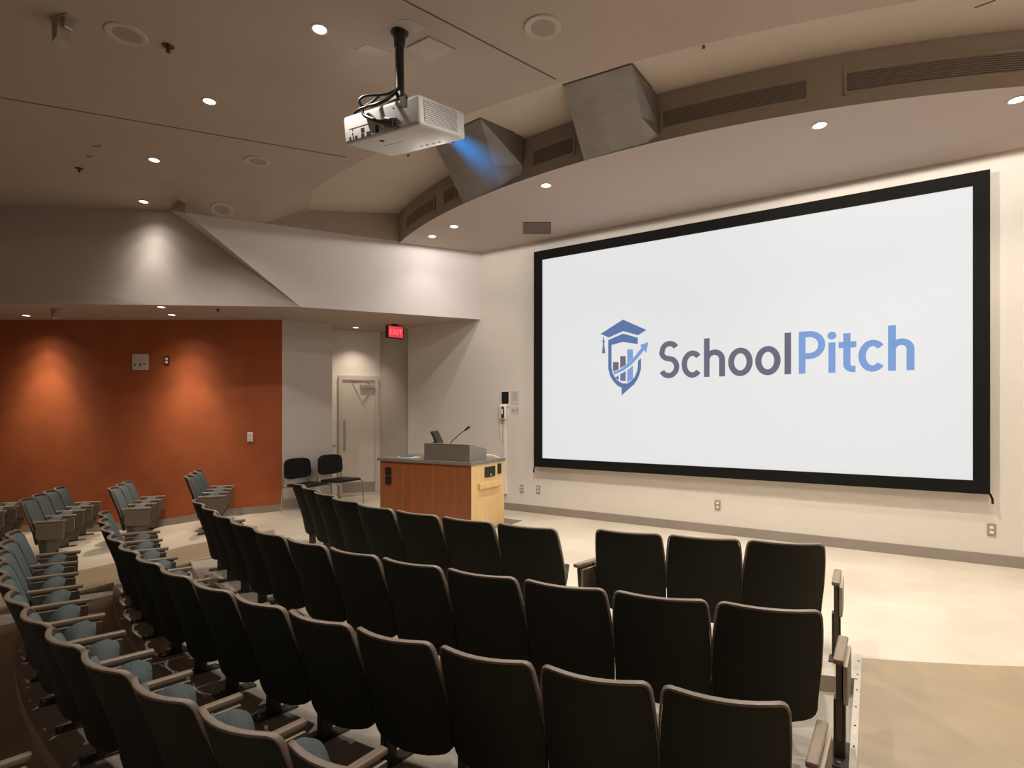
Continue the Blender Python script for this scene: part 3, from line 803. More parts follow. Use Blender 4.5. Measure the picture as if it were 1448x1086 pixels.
rad = mathn('SQRT', mathn('ADD', mathn('MULTIPLY', sx.outputs['X'], sx.outputs['X']), mathn('MULTIPLY', sx.outputs['Y'], sx.outputs['Y'])))
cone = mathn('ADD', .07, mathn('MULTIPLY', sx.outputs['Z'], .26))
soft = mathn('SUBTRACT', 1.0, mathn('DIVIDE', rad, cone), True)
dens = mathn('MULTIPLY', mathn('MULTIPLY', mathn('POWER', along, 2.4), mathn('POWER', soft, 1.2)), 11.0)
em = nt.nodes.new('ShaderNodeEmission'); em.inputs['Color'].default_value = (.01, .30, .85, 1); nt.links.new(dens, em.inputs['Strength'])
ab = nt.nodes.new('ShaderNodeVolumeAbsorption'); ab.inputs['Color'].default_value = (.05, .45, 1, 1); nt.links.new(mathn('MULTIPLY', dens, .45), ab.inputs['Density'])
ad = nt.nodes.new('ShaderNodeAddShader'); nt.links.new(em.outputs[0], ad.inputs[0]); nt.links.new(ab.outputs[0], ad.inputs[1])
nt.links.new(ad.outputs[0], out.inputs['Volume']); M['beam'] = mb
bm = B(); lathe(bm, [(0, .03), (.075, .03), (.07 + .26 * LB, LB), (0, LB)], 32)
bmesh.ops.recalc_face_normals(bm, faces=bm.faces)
beam = build('painted_beam_glow', bm, 'beam'); beam.location = lw
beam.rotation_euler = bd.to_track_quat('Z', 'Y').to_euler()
tag(beam, 'short cone of painted blue glow before the projector lens', 'light beam')

# ------------------------------------------------------------------ lectern
LA = Vector((-6.41, 6.125)); LBp = Vector((-4.72, 6.22)); ang = atan2(LBp.y - LA.y, LBp.x - LA.x)
LWd = (LBp - LA).length; LD, LH = .90, .99
lec = thing('lectern', 'wide wooden lectern desk with grey top and pale right side', 'lectern', (LA.x, LA.y, 0), ang)
bm = B(); 
for k in range(3):
    xa = [0, .44, 1.03, LWd][k] + (.004 if k else 0); xb = [0, .44, 1.03, LWd][k + 1] - .004
    box(bm, (xa, 0, .0), (xb, .02, LH - .035))
    if k < 2: box(bm, (xb, -.001, 0), (xb + .008, .018, LH - .036), mi=1)
build('front_panel', bm, ['wood', 'arm'], lec)
bm = B(); box(bm, (LWd - .02, .0205, 0), (LWd, LD, LH - .035)); box(bm, (LWd - .016, 0.0, 0), (LWd + .001, .0204, LH - .035)); build('side_panel', bm, 'woodpale', lec)
bm = B(); box(bm, (0, .0205, 0), (.02, LD, LH - .035)); box(bm, (.0205, LD - .02, 0), (LWd - .0205, LD, LH - .035)); build('back_panel', bm, 'wood', lec)
bm = B(); box(bm, (-.04, -.03, LH - .034), (LWd + .012, LD + .02, LH + .012), bevel=.004); build('top', bm, 'top', lec)
for z in (.74, .60):
    bm = B(); box(bm, (.12, -.012, z), (.225, -.0005, z + .115), bevel=.02, seg=3); build('grommet', bm, 'plastic', lec)
bm = B(); box(bm, (LWd + .0005, .34, .755), (LWd + .012, .62, .905)); 
vp = build('vent_plate', bm, 'plastic', lec)
bm = B(); lathe(bm, [(0, .006), (.018, .004), (.02, 0)], 14, mtx=Matrix.Translation((LWd + .012, .5, .785)) @ Matrix.Rotation(radians(90), 4, 'Y')); build('knob', bm, 'screw', vp)
bm = B(); box(bm, (LWd + .0005, .70, .775), (LWd + .010, .80, .925)); build('socket_plate', bm, 'plastic', lec)
bm = B(); box(bm, (LWd + .0005, .17, .60), (LWd + .04, .72, .685), bevel=.008); build('pull_handle', bm, 'woodpale', lec)
# console on the desk
con = thing('control_console', 'low grey metal control console on the lectern top', 'console', (LA.x, LA.y, LH + .012), ang)
bm = B(); prism(bm, [(.0, 0), (.44, 0), (.44, .16), (.10, .235), (0, .235)], .86, LWd - .03, axis='x'); 
build('housing', bm, 'console', con)
bm = B(); box(bm, (.855, -.004, .238), (LWd - .025, .10, .246)); build('lid_edge', bm, 'steel', con)
for x in (.92, LWd - .09):
    bm = B(); lathe(bm, [(0, .004), (.012, .003), (.013, 0)], 12, mtx=Matrix.Translation((x, 0, .03)) @ Matrix.Rotation(radians(90), 4, 'X')); build('screw', bm, 'screw', con)
def lecp(x, y, z): 
    c, s = cos(ang), sin(ang); return (LA.x + c * x - s * y, LA.y + s * x + c * y, z)
mon = thing('tilted_monitor', 'small black tilted monitor on a stand behind the console', 'monitor', lecp(.78, .42, LH + .012), ang)
T = Matrix.Translation((0, 0, .30)) @ Matrix.Rotation(radians(20), 4, 'Z') @ Matrix.Rotation(radians(-26), 4, 'Y')
bm = B(); box(bm, (-.02, -.15, -.10), (.02, .15, .12), bevel=.01); bmesh.ops.transform(bm, matrix=T, verts=bm.verts); build('display', bm, 'plastic', mon)
bm = B(); tube(bm, crv([(.0, 0, .27), (-.10, -.02, .20), (-.12, -.02, .15), (-.03, 0, .07), (.0, 0, .01)]), .013, 8)
tube(bm, [(-.05, 0, .13), (-.13, 0, .012)], .012, 8); box(bm, (-.16, -.08, 0), (.06, .08, .012), bevel=.004); build('stand', bm, 'plastic', mon, smooth=40)
mic = thing('gooseneck_microphone', 'black gooseneck microphone rising behind the lectern console', 'microphone', lecp(1.0, .40, LH + .012), ang)
bm = B(); lathe(bm, [(.05, 0), (.05, .02), (.02, .03), (0, .03)], 18); build('base', bm, 'plastic', mic)
bm = B(); tube(bm, crv([(0, 0, .02), (.02, 0, .20), (.14, .03, .33), (.27, .06, .43)]), .007, 8); build('gooseneck', bm, 'plastic', mic, smooth=60)
bm = B(); tube(bm, [(.262, .058, .424), (.285, .064, .442), (.335, .076, .478), (.345, .079, .485)], [.009, .018, .018, .008], 12); build('capsule', bm, 'plastic', mic, smooth=50)
pap = thing('marker_set', 'blue and white markers lying on the left of the lectern top', 'markers', lecp(.33, .22, LH + .012), ang)
bm = B()
for k in range(3): tube(bm, [(-.10, .02 * k + .03 * k, .012), (.06, .05 * k + .01, .012)], .012, 8)
build('marker', bm, 'bluepen', pap)
bm = B(); box(bm, (-.14, -.05, 0), (.20, .16, .004)); build('paper_sheet', bm, 'paper', pap)
cb = tag(build('desk_cable', B() if False else (lambda b: (tube(b, crv([lecp(1.52, .55, LH + .02), lecp(1.58, .52, LH + .07), lecp(1.66, .6, LH + .07), lecp(1.72, .72, LH + .022)]), .009, 8), b)[1])(B()), 'outletw', smooth=60), 'white cable looping over the right edge of the lectern top', 'cable')
bm = B(); a = at_z(690, 732, .006)
prism(bm, [tuple(at_z(*p, 0).xy) for p in ((680, 733), (708, 733), (738, 736.5), (712, 745), (690, 748))], .001, .008); tag(build('floor_mat', bm, 'mat'), 'brown floor mat beside the right end of the lectern', 'mat')

# ------------------------------------------------------------------ stacking chairs
def chair(x, y, z, face, label):
    t = thing('stacking_chair', label, 'chair', (x, y, z), atan2(face[1], face[0]) - pi / 2, 'black stacking chairs beside the door'); t.scale = (1.3, 1.05, 1.07)
    bm = B(); nu, nv = 10, 8
    g = {}
    for side in (0, 1):
        for i in range(nv + 1):
            for j in range(nu + 1):
                u = -1 + 2 * j / nu; v = i / nv
                hw = .235 - .03 * abs(2 * v - 1) ** 5 - .012 * v
                zz = .53 + .34 * v - .025 * abs(u) ** 4 * (1 if v > .5 else -1) * abs(2 * v - 1)
                g[side, i, j] = bm.verts.new((u * hw, -.02 * v + .045 * u * u - .03 + .03 * side, zz))
    for i in range(nv):
        for j in range(nu):
            bm.faces.new((g[0, i, j], g[0, i, j + 1], g[0, i + 1, j + 1], g[0, i + 1, j])); bm.faces.new((g[1, i, j], g[1, i + 1, j], g[1, i + 1, j + 1], g[1, i, j + 1]))
    lp = [(0, j) for j in range(nu + 1)] + [(i, nu) for i in range(1, nv + 1)] + [(nv, j) for j in range(nu - 1, -1, -1)] + [(i, 0) for i in range(nv - 1, 0, -1)]
    for a, b in zip(lp, lp[1:] + lp[:1]): bm.faces.new((g[(0,) + a], g[(1,) + a], g[(1,) + b], g[(0,) + b]))
    bmesh.ops.recalc_face_normals(bm, faces=bm.faces)
    build('backrest', bm, 'chairblk', t, smooth=50)
    bm = B(); box(bm, (-.22, .05, .425), (.22, .48, .465), bevel=.018, seg=3); build('seat', bm, 'chairblk', t, smooth=40)
    for s in (-1, 1):
        bm = B(); tube(bm, crv([(s * .235, -.06, .005), (s * .235, -.02, .30), (s * .235, .0, .45), (s * .225, .005, .70)]), .0115, 8); build('leg', bm, 'chrome', t, smooth=60)
        bm = B(); tube(bm, crv([(s * .235, .0, .41), (s * .235, .42, .425), (s * .235, .49, .40), (s * .235, .51, .20), (s * .235, .52, .005)]), .0115, 8); build('leg', bm, 'chrome', t, smooth=60)
    return t
chair(-8.70, 6.30, -.055, (.97, .12), 'black stacking chair nearest the orange wall, chrome legs')
chair(-8.53, 6.88, -.02, (.97, .12), 'black stacking chair beside the door, chrome legs')

# ------------------------------------------------------------------ door
dd = (DW_B - DW_A).normalized(); dn = Vector((dd.y, -dd.x))   # dn points into the room
def ondoor(px):
    r = ray(px, HORIZON); r2 = Vector((r.x, r.y)); # intersect with the door wall line
    den = r2.x * dd.y - r2.y * dd.x; s = (DW_A.x * dd.y - DW_A.y * dd.x) / den
    return (r2 * s - DW_A).dot(dd)
u0, u1 = ondoor(484), ondoor(530); dz = 2.36
dm = Matrix(((dd.x, dn.x, 0, DW_A.x), (dd.y, dn.y, 0, DW_A.y), (0, 0, 1, 0), (0, 0, 0, 1)))
def dstruct(name, bm, m, parent=None):
    bmesh.ops.transform(bm, matrix=dm, verts=bm.verts); bmesh.ops.recalc_face_normals(bm, faces=bm.faces)
    o = build(name, bm, m, parent)
    if not parent: o['kind'] = 'structure'
    return o
bm = B(); box(bm, (u0, .0, .005), (u1, .022, dz)); door = dstruct('door_1', bm, 'door')
bm = B()
box(bm, (u0 - .075, 0, 0), (u0, .05, dz + .09)); box(bm, (u1, 0, 0), (u1 + .06, .05, dz + .09)); box(bm, (u0, 0, dz), (u1, .05, dz + .09))
dstruct('door_frame', bm, 'jamb', door)
bm = B(); box(bm, (u0 + .005, .022, .06), (u1 - .005, .027, .27)); dstruct('kick_plate', bm, 'kick', door)
bm = B(); box(bm, (u0 + .02, .022, .92), (u0 + .065, .027, 1.55), bevel=.004); dstruct('push_plate', bm, 'steel', door)
bm = B(); box(bm, (u1 - .30, .022, dz - .16), (u1 - .02, .075, dz - .09)); tube(bm, [(u1 - .10, .07, dz - .08), (u1 - .30, .16, dz - .035), (u1 - .45, .05, dz - .02)], .010, 6); dstruct('door_closer', bm, 'steel', door)
bm = B(); tube(bm, [(u0 - .16, .03, 1.02), (u0 - .16, .07, 1.02)], [.018, .028], 12); dstruct('door_stop', bm, 'steel', door)

# ------------------------------------------------------------------ wall fittings
def fy(px, py): p = at_y(px, py, FW); return p.x, p.z
def plate(name, x, z, w, h, m, label, cat, t=.012, group=None, parts=()):
    o = thing(name, label, cat, (x, FW, z), group=group)
    bm = B(); box(bm, (-w / 2, -t, -h / 2), (w / 2, -.0003, h / 2), bevel=min(.004, t / 3), seg=1); build('plate', bm, m, o)
    for (pn, px, pz, pw_, ph, pm) in parts:
        bm = B(); box(bm, (px - pw_ / 2, -t - .004, pz - ph / 2), (px + pw_ / 2, -t + .001, pz + ph / 2)); build(pn, bm, pm, o)
    return o
og = 'power outlets low on the front wall'
for (px, py), lab in (((738, 691), 'wall outlet on the front wall nearest the lectern'), ((761.5, 692), 'wall outlet under the left corner of the projection screen'), ((1015, 714), 'wall outlet below the middle of the projection screen'), ((1402, 749), 'wall outlet under the right corner of the projection screen')):
    x, z = fy(px, py)
    plate('wall_outlet', x, z, .075, .135, 'outlet', lab, 'outlet', group=og, parts=(('receptacle', 0, .027, .034, .03, 'outletw'), ('receptacle', 0, -.027, .034, .03, 'outletw')))
x, z = fy(715, 564)
plate('touch_panel', x, z, .17, .27, 'outletw', 'dark wall control panel with white edge above the wall phone', 'control panel', parts=(('display', 0, .02, .145, .21, 'plastic'),))
x, z = fy(728, 562); plate('wall_notice', x, z, .17, .235, 'paper', 'larger white paper notice on the wall right of the dark panel', 'notice', t=.004, parts=[('print_line', .0, .08 - .04 * k, .11 - .02 * (k % 2), .006, 'ink') for k in range(4)])
x, z = fy(728.5, 580); plate('wall_notice', x, z, .17, .13, 'paper', 'smaller paper notice directly below the larger one', 'notice', t=.004, parts=[('print_mark', -.04, .0, .03, .03, 'ink'), ('print_mark', .04, .0, .03, .03, 'ink')])
x, z = fy(713, 583)
ph = thing('wall_phone', 'white wall telephone with dark handset above the white conduit', 'telephone', (x, FW, z))
bm = B(); box(bm, (-.085, -.06, -.13), (.06, -.0003, .13), bevel=.025, seg=3); build('body', bm, 'outletw', ph, smooth=40)
bm = B(); box(bm, (.0, -.095, -.10), (.045, -.062, .10), bevel=.012, seg=2); build('handset', bm, 'plastic', ph)
bm = B(); box(bm, (.012, -.104, -.03), (.034, -.096, .06)); build('handset_grip', bm, 'outletw', ph)
bm = B(); tube(bm, crv([(-.05, -.03, -.12), (-.06, -.03, -.35), (-.03, -.03, -.48), (-.045, -.03, -.40), (-.03, -.03, -.2)]), .006, 6); build('cord', bm, 'outletw', ph, smooth=60)
x, z = fy(714.5, 640)
cd = thing('conduit', 'white vertical cable conduit from wall phone to low outlet', 'conduit', (x, FW, .40))
bm = B(); box(bm, (-.018, -.022, .12), (.018, -.0003, 1.2)); build('raceway', bm, 'outletw', cd)
bm = B(); box(bm, (-.05, -.045, -.12), (.045, -.0003, .12), bevel=.006); bx_ = build('junction_box', bm, 'outletw', cd)
bm = B(); box(bm, (-.036, -.049, -.03), (.0, -.044, .06)); build('receptacle', bm, 'outlet', bx_)
# orange wall fittings
orot = atan2(oa.y - ob.y, oa.x - ob.x)
def orange_plate(name, px, py, w, h, m, label, cat, parts=(), t=.02):
    p = on_orange(px, EYE + (HORIZON - py) / F * OD)
    o = thing(name, label, cat, p, orot)
    bm = B(); box(bm, (-w / 2, -t, -h / 2), (w / 2, -.0003, h / 2), bevel=.004, seg=1); build('plate', bm, m, o)
    for (pn, qx, qz, w_, h_, pm) in parts:
        bm = B(); box(bm, (qx - w_ / 2, -t - .005, qz - h_ / 2), (qx + w_ / 2, -t + .001, qz + h_ / 2)); build(pn, bm, pm, o)
orange_plate('utility_box', 199, 512, .285, .285, 'white', 'square pale metal panel high on the orange wall', 'panel', (('latch', -.09, -.05, .02, .035, 'legmetal'), ('latch', 0.0, -.05, .02, .05, 'legmetal'), ('hole', -.10, .11, .012, .012, 'legmetal'), ('latch', .09, -.04, .06, .03, 'spkg')))
orange_plate('emergency_light', 236.5, 510, .085, .15, 'plastic', 'small black fitting with two white lenses on the orange wall', 'light', (('lens', 0, .03, .05, .045, 'outletw'), ('lens', 0, -.03, .05, .045, 'outletw')))
orange_plate('light_switch', 354, 618, .095, .17, 'outletw', 'pale double light switch plate low on the orange wall', 'switch', (('rocker', 0, .03, .045, .05, 'white'), ('rocker', 0, -.04, .045, .05, 'white')))

# exit sign
ep = at_z(558, 458.5, ZL)
ex = thing('exit_sign', 'red lit exit sign hanging under the low ceiling before the door', 'sign', (ep.x, ep.y, ZL), radians(74))
bm = B(); box(bm, (-.17, -.045, -.27), (.17, .045, -.035), bevel=.006, seg=1); build('housing', bm, 'plastic', ex)
bm = B(); box(bm, (-.05, -.02, -.04), (.05, .02, -.0005)); build('mounting_canopy', bm, 'plastic', ex)
bm = B(); box(bm, (-.15, -.052, -.255), (.15, -.0455, -.05)); face_ = build('face', bm, 'redface', ex)
def font_mesh(txt, size, m, parent, loc, name):
    cu = bpy.data.curves.new('txt', 'FONT'); cu.body = txt; cu.size = size; cu.align_x = 'CENTER'; cu.extrude = .001
    t = bpy.data.objects.new('txt', cu); COL.objects.link(t)
    me = bpy.data.meshes.new_from_object(t.evaluated_get(bpy.context.evaluated_depsgraph_get()))
    bpy.data.objects.remove(t)
    me.transform(Matrix.Translation(loc) @ Matrix.Rotation(radians(90), 4, 'X'))
    me.materials.clear(); me.materials.append(M[m])
    o = bpy.data.objects.new(name, me); COL.objects.link(o); o.parent = parent; return o
font_mesh('EXIT', .135, 'pinktext', face_, (0, -.0535, -.20), 'lettering')

# ------------------------------------------------------------------ ceiling fittings
def spot(p, d, power, size, blend=.6, col=(1, .86, .68), r=.04):
    l = bpy.data.lights.new('downlight_lamp', 'SPOT'); l.energy = power * 1.12; l.spot_size = radians(size); l.spot_blend = blend; l.color = col; l.shadow_soft_size = r
    o = bpy.data.objects.new('downlight_lamp', l); COL.objects.link(o); o.location = p
    o.rotation_euler = Vector(d).to_track_quat('-Z', 'Y').to_euler(); return o
def downlight(p, r, label, m='lamp', group='recessed ceiling downlights'):
    t = thing('recessed_downlight', label, 'light', p, group=group)
    bm = B(); lathe(bm, [(r * .80, .0), (r * .82, -.006), (r * 1.05, -.007), (r * 1.08, -.0005)], 28); build('trim_ring', bm, 'white', t, smooth=40)
    bm = B(); lathe(bm, [(0, -.004), (r * .81, -.003)], 28); build('lamp', bm, m, t)
    return t
MAIN = [((452, 41), 'recessed downlight upper middle, left of the projector pole'), ((296, 143), 'recessed downlight left of the projector, second from the pole'), ((218, 226), 'recessed downlight between the two small ceiling plates and a speaker'), ((203, 285), 'recessed downlight close to the upper left wall')]
for (px, py), lab in MAIN:
    p = at_z(px, py, ZC); downlight(p, .068, lab)
    low = p - Vector((0, 0, .03))
    if px < 210:
        spot(low, (0, 0, -1), 60, 56, 1.0, (1, .92, .82)); spot(low, (0, 0, -1), 34, 86, 1.0, (1, .92, .82)); spot(low, (0, 0, -1), 14, 125, 1.0, (1, .92, .82))
    else: spot(low, (0, 0, -1), 120 if px > 400 else 220, 135, 1.0, (1, .92, .82))
for x, y in ((-2.0, 3.1), (.2, 3.5), (1.9, 4.3)):       # the same row of lamps runs on above the picture
    spot((x, y, ZC - .03), (0, 0, -1), 230, 135, 1.0, (1, .92, .82))
SOF = [((1159, 177), 'recessed downlight in the front soffit above the screen middle'), ((1438, 141), 'recessed downlight in the front soffit at the right picture edge'), ((772, 262), 'recessed downlight in the front soffit above the screen left corner'), ((642, 320), 'recessed downlight in the front soffit, right one of the close pair'), ((611, 334), 'recessed downlight in the front soffit, left one of the close pair')]
for (px, py), lab in SOF:
    p = at_z(px, py, ZS); downlight(p, .07, lab)
    k = {1159: 1.0, 1438: .5, 772: 1.0, 642: .16, 611: .09}[px]
    spot(p - Vector((0, 0, .03)), (0, 0, -1), 112 * k * (.55 if px == 772 else 1), 179.5, .02, (1, .93, .86))
    spot(p - Vector((0, 0, .03)), (0, 0, -1), 330 * k, 125, 1.0, (1, .92, .82))
LOW = [((37, 446), 'recessed downlight in the low ceiling over the left of the orange wall'), ((243, 445), 'recessed downlight in the low ceiling beside the orange wall, rear of a pair'), ((228, 434), 'recessed downlight in the low ceiling at its front edge'), ((503, 463), 'recessed downlight in the low ceiling before the door')]
for i, ((px, py), lab) in enumerate(LOW):
    p = at_z(px, py, ZL); downlight(p, .065, lab, 'lampdim')
    low = p - Vector((0, 0, .02))
    if i < 2: spot(low, (0, 0, -1), 240, 64, 1.0, (1, .88, .70)); spot(low, (0, 0, -1), 110, 90, 1.0, (1, .88, .70)); spot(low, (0, 0, -1), 24, 128, 1.0, (1, .88, .70))
    if i == 3: spot(low, (-.1, .05, -1), 60, 95, 1.0, (1, .88, .72))
SPK = [((178, 48), 'round ceiling speaker at the upper left'), ((767, 38), 'round ceiling speaker right of the projector'), ((364, 228), 'round ceiling speaker left of the projector'), ((314, 296), 'round ceiling speaker nearest the upper left wall')]
for (px, py), lab in SPK:
    p = at_z(px, py, ZC); rot = (0, 0, 0)
    if px == 314:               # this one sits where the ceiling dips
        z = ZC
        for _ in range(60):
            p = at_z(px, py, z); z = .5 * z + .5 * dip_z(p)
        e_ = .05; nn = Vector((-(dip_z(p + Vector((e_, 0, 0))) - dip_z(p - Vector((e_, 0, 0)))) / (2 * e_), -(dip_z(p + Vector((0, e_, 0))) - dip_z(p - Vector((0, e_, 0)))) / (2 * e_), 1)).normalized()
        rot = nn.to_track_quat('Z', 'Y').to_euler(); p = p - nn * .004
    t = thing('ceiling_speaker', lab, 'speaker', p, rot, group='round ceiling speakers')
    bm = B(); lathe(bm, [(.10, -.006), (.115, -.014), (.15, -.012), (.158, -.0005)], 36); build('rim', bm, 'spk', t, smooth=40)
    bm = B(); lathe(bm, [(0, -.004), (.102, -.006)], 36); build('grille', bm, 'spkg', t)
def sprinkler(px, py, z, lab, s=1.0):
    p = at_z(px, py, z); t = thing('sprinkler_head', lab, 'sprinkler', p, group='ceiling sprinkler heads')
    bm = B(); lathe(bm, [(0, -.010 * s), (.045 * s, -.008 * s), (.05 * s, -.0005)], 20); build('escutcheon', bm, 'bronze', t)
    bm = B(); lathe(bm, [(.016 * s, -.01 * s), (.012 * s, -.04 * s), (.02 * s, -.05 * s), (.02 * s, -.055 * s), (0, -.056 * s)], 12); build('nozzle', bm, 'bronze', t)
sprinkler(238, 65, ZC, 'bronze sprinkler head beside the upper left ceiling speaker')
sprinkler(112, 238, ZC, 'bronze sprinkler head next to the two small ceiling plates', .9)
sprinkler(995, 61, 4.93, 'bronze sprinkler head on the ceiling above the vents', .8)
sprinkler(577, 218, 4.95, 'bronze sprinkler head showing just under the projector', .6)
sprinkler(308, 437, ZL, 'bronze sprinkler head on the low ceiling above the orange wall', .9)
# ceiling strobe / camera housing
def horn(px, py, z, lab, s):
    p = at_z(px, py, z); t = thing('ceiling_strobe', lab, 'strobe', p, radians(15), 'ceiling alarm fittings')
    bm = B(); box(bm, (-.10 * s, -.05 * s, -.012 * s), (.10 * s, .05 * s, -.0005)); build('base', bm, 'spkg', t)
    bm = B(); prism(bm, [(-.085 * s, -.012 * s), (.0, -.012 * s), (-.02 * s, -.16 * s), (-.07 * s, -.20 * s)], -.05 * s, .05 * s, axis='y'); build('housing', bm, 'spkg', t)
    bm = B(); box(bm, (.015 * s, -.035 * s, -.09 * s), (.05 * s, .035 * s, -.012 * s), bevel=.008 * s); build('lens', bm, 'steel', t)
horn(92, 27, ZC, 'beige alarm fitting on the ceiling at the upper left corner', 1.0)
horn(80, 437, ZL, 'small beige alarm fitting on the low ceiling, left', .8)
for (px, py), w, h, lab in (((140, 207), .13, .05, 'larger of two small plates on the left ceiling'), ((128, 221.5), .10, .045, 'smaller of two small plates on the left ceiling')):
    p = at_z(px, py, ZC); bm = B(); box(bm, (-w / 2, -h / 2, -.012), (w / 2, h / 2, -.0005), bevel=.003, seg=1)
    box(bm, (-w * .38, -h * .3, -.014), (w * .38, h * .3, -.011), mi=1)
    o = build('ceiling_plate', bm, ['spk', 'spkg'], loc=p); o.rotation_euler.z = radians(25); tag(o, lab, 'plate', 'small ceiling plates')
def ceil_panel(name, pts, m, lab, cat, t=.008):
    P4 = [at_z(*p, ZC) for p in pts]; c = sum(P4, Vector()) / len(P4); bm = B()
    prism(bm, [(p.x - c.x, p.y - c.y) for p in P4], -t, -.0005); return tag(build(name, bm, m, loc=c), lab, cat)
ceil_panel('access_hatch', ((575, 66), (606, 51), (645, 69), (607, 85)), 'spk', 'square painted access hatch in the ceiling beside the projector pole', 'hatch', .012)
ceil_panel('ceiling_patch', ((503, 70), (517, 62), (550, 73), (536, 80)), 'cove', 'pale plaster patch in the ceiling left of the pole', 'patch', .003)
ceil_panel('ceiling_patch', ((561, 28), (579, 27), (603, 38), (590, 46), (566, 41)), 'cove', 'pale irregular plaster patch in the ceiling behind the pole top', 'patch', .003)
# brown grille in the front soffit
P4 = [at_z(*p, ZS) for p in ((740, 314), (779, 314), (779, 330), (740, 330))]; c = sum(P4, Vector()) / 4
bm = B(); prism(bm, [(p.x - c.x, p.y - c.y) for p in P4], -.012, -.0005)
tag(build('soffit_grille', bm, 'brownvent', loc=c), 'brown rectangular grille in the front soffit above the screen corner', 'grille')

# air grilles along the curved fascia
def ang_e(x): return asin((x + 2.52) / 8.69)
def fpt(t, z, out=0.0): return Vector((-2.52 + (8.69 + out) * sin(t), 14.48 - (8.69 + out) * cos(t), z))
gl = [(-6.42, -5.44, 'leftmost'), (-5.22, -4.90, 'small one left of the first duct'), (-3.50, -2.90, 'one between the two ducts'), (-1.90, -.53, 'long one right of the second duct'), (-.25, 1.9, 'longest at the right picture edge')]
for xa, xb, lab in gl:
    ta, tb = ang_e(xa), ang_e(xb); mid = fpt((ta + tb) / 2, ZS); n = max(4, int((tb - ta) * 60))
    t = thing('air_grille', f'slotted air grille in the curved fascia, {lab}', 'vent', mid, group='air grilles in the curved fascia')
    def strip(bm, z0, z1, o0, mi=0, a=ta, b=tb):
        for k in range(n):
            t0, t1 = a + (b - a) * k / n, a + (b - a) * (k + 1) / n
            poly(bm, [fpt(t0, z0, o0) - mid, fpt(t1, z0, o0) - mid, fpt(t1, z1, o0) - mid, fpt(t0, z1, o0) - mid], mi)
            for zz in (z0, z1): poly(bm, [fpt(t0, zz, .001) - mid, fpt(t1, zz, .001) - mid, fpt(t1, zz, o0) - mid, fpt(t0, zz, o0) - mid], mi)
    z0, z1 = 4.675, 4.895; e = .012 / 8.69
    bm = B(); strip(bm, z0 + .02, z1 - .02, .003); build('backing', bm, 'grillegap', t)
    bm = B(); strip(bm, z0, z0 + .022, .012); strip(bm, z1 - .022, z1, .012); strip(bm, z0, z1, .012, a=ta, b=ta + 2 * e) if n else None; strip(bm, z0, z1, .012, a=tb - 2 * e, b=tb); build('frame', bm, 'band', t)
    bm = B()
    for k in range(9): zz = z0 + .03 + (z1 - z0 - .06) * k / 8; strip(bm, zz - .0065, zz + .0065, .009)
    build('louvres', bm, 'grille', t)

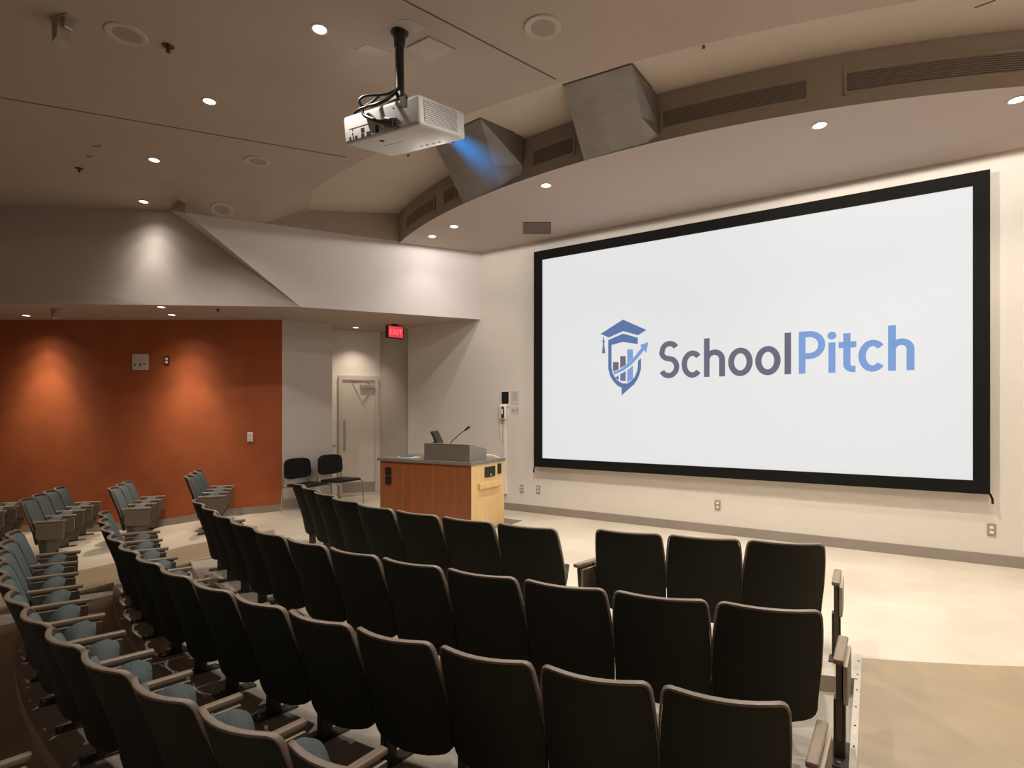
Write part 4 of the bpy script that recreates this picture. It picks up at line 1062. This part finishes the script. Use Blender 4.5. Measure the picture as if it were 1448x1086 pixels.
# metal duct chutes between the ceiling and the soffit edge
def at_cove(px, py):
    z = ZC
    for _ in range(30):
        p = at_z(px, py, z); a, b = y_crease(p.x), y_edge(p.x)
        z = ZC + (ZV - ZC) * max(0, min(1, (p.y - a) / (b - a)))
    return at_z(px, py, z - .004)
def chute(lab, TL, TR, TB, SL, SR, SB, BL, BR, TIP, zt, zs=4.78, zb=ZS):
    tl, tr_, tb_ = at_cove(*TL), at_cove(*TR), at_cove(*TB)
    bl, br = at_z(*BL, zb), at_z(*BR, zb); tip = at_z(*TIP, zb + .05)
    sl, sr, sbk = tl.lerp(bl, .55), tr_.lerp(br, .62), tb_.lerp(tip, .70)
    back = (tb_ - tr_); tl2 = tl + back * 1.3; tb2 = tr_ + back * 1.3
    sbk2 = sbk; sl2 = sl + (sbk - sr); tip2 = bl + (tip - br)
    c = Vector(((bl.x + br.x) / 2, (bl.y + br.y) / 2, zb))
    t = thing('duct_chute', lab, 'duct', c, group='sheet metal duct chutes')
    bm = B()
    def pp(*v): poly(bm, [x - c for x in v])
    pp(tl, tr_, sr, sl); pp(tr_, tb2, sbk, sr); pp(tl2, tl, sl, sl2); pp(tb2, tl2, sl2, sbk); pp(tl, tl2, tb2, tr_)
    bmesh.ops.remove_doubles(bm, verts=bm.verts, dist=1e-5); bmesh.ops.recalc_face_normals(bm, faces=bm.faces); build('upper_section', bm, 'ductmetal', t)
    bm = B()
    pp(sl, sr, br, bl); pp(sr, sbk, tip, br); pp(sl2, sl, bl, tip2); pp(sbk, sl2, tip2, tip); pp(bl, br, tip, tip2)
    bmesh.ops.remove_doubles(bm, verts=bm.verts, dist=1e-5); bmesh.ops.recalc_face_normals(bm, faces=bm.faces); build('lower_section', bm, 'ductmetal', t)
    bm = B()
    for a, b in ((tl, tr_), (tr_, tb_)): tube(bm, [a - c, b - c], .012, 6)
    build('top_flange', bm, 'seam', t)
chute('tapered metal duct nearest the screen middle, right of the speaker', (796, 120), (893, 90), (921, 124), (818, 178), (901, 156), (928, 171), (826, 227), (915, 206), (932, 194), 5.0)
chute('tapered metal duct just right of the projector, lit blue', (612, 198), (679, 167), (727, 188), (644, 253), (699, 235), (738, 219), (655, 286), (708, 269), (743, 252), 4.98)

# ------------------------------------------------------------------ light, camera, colour
w = bpy.data.worlds.new('World'); SC.world = w; w.use_nodes = True
w.node_tree.nodes['Background'].inputs['Color'].default_value = (.9, .75, .6, 1); w.node_tree.nodes['Background'].inputs['Strength'].default_value = .02
cam = bpy.data.cameras.new('camera'); co = bpy.data.objects.new('camera', cam); COL.objects.link(co)
co.location = (0, 0, EYE); co.rotation_euler = (radians(90), 0, YAW)
cam.sensor_fit = 'HORIZONTAL'; cam.sensor_width = 36; cam.lens = F / 1448 * 36
cam.shift_y = (HORIZON - 543) / 1448; cam.clip_start = .05
SC.camera = co
vs = SC.view_settings; vs.view_transform = 'Standard'; vs.look = 'None'; vs.gamma = 1; vs.exposure = 0.0; vs.use_curve_mapping = False
SC.cycles.use_denoising = True
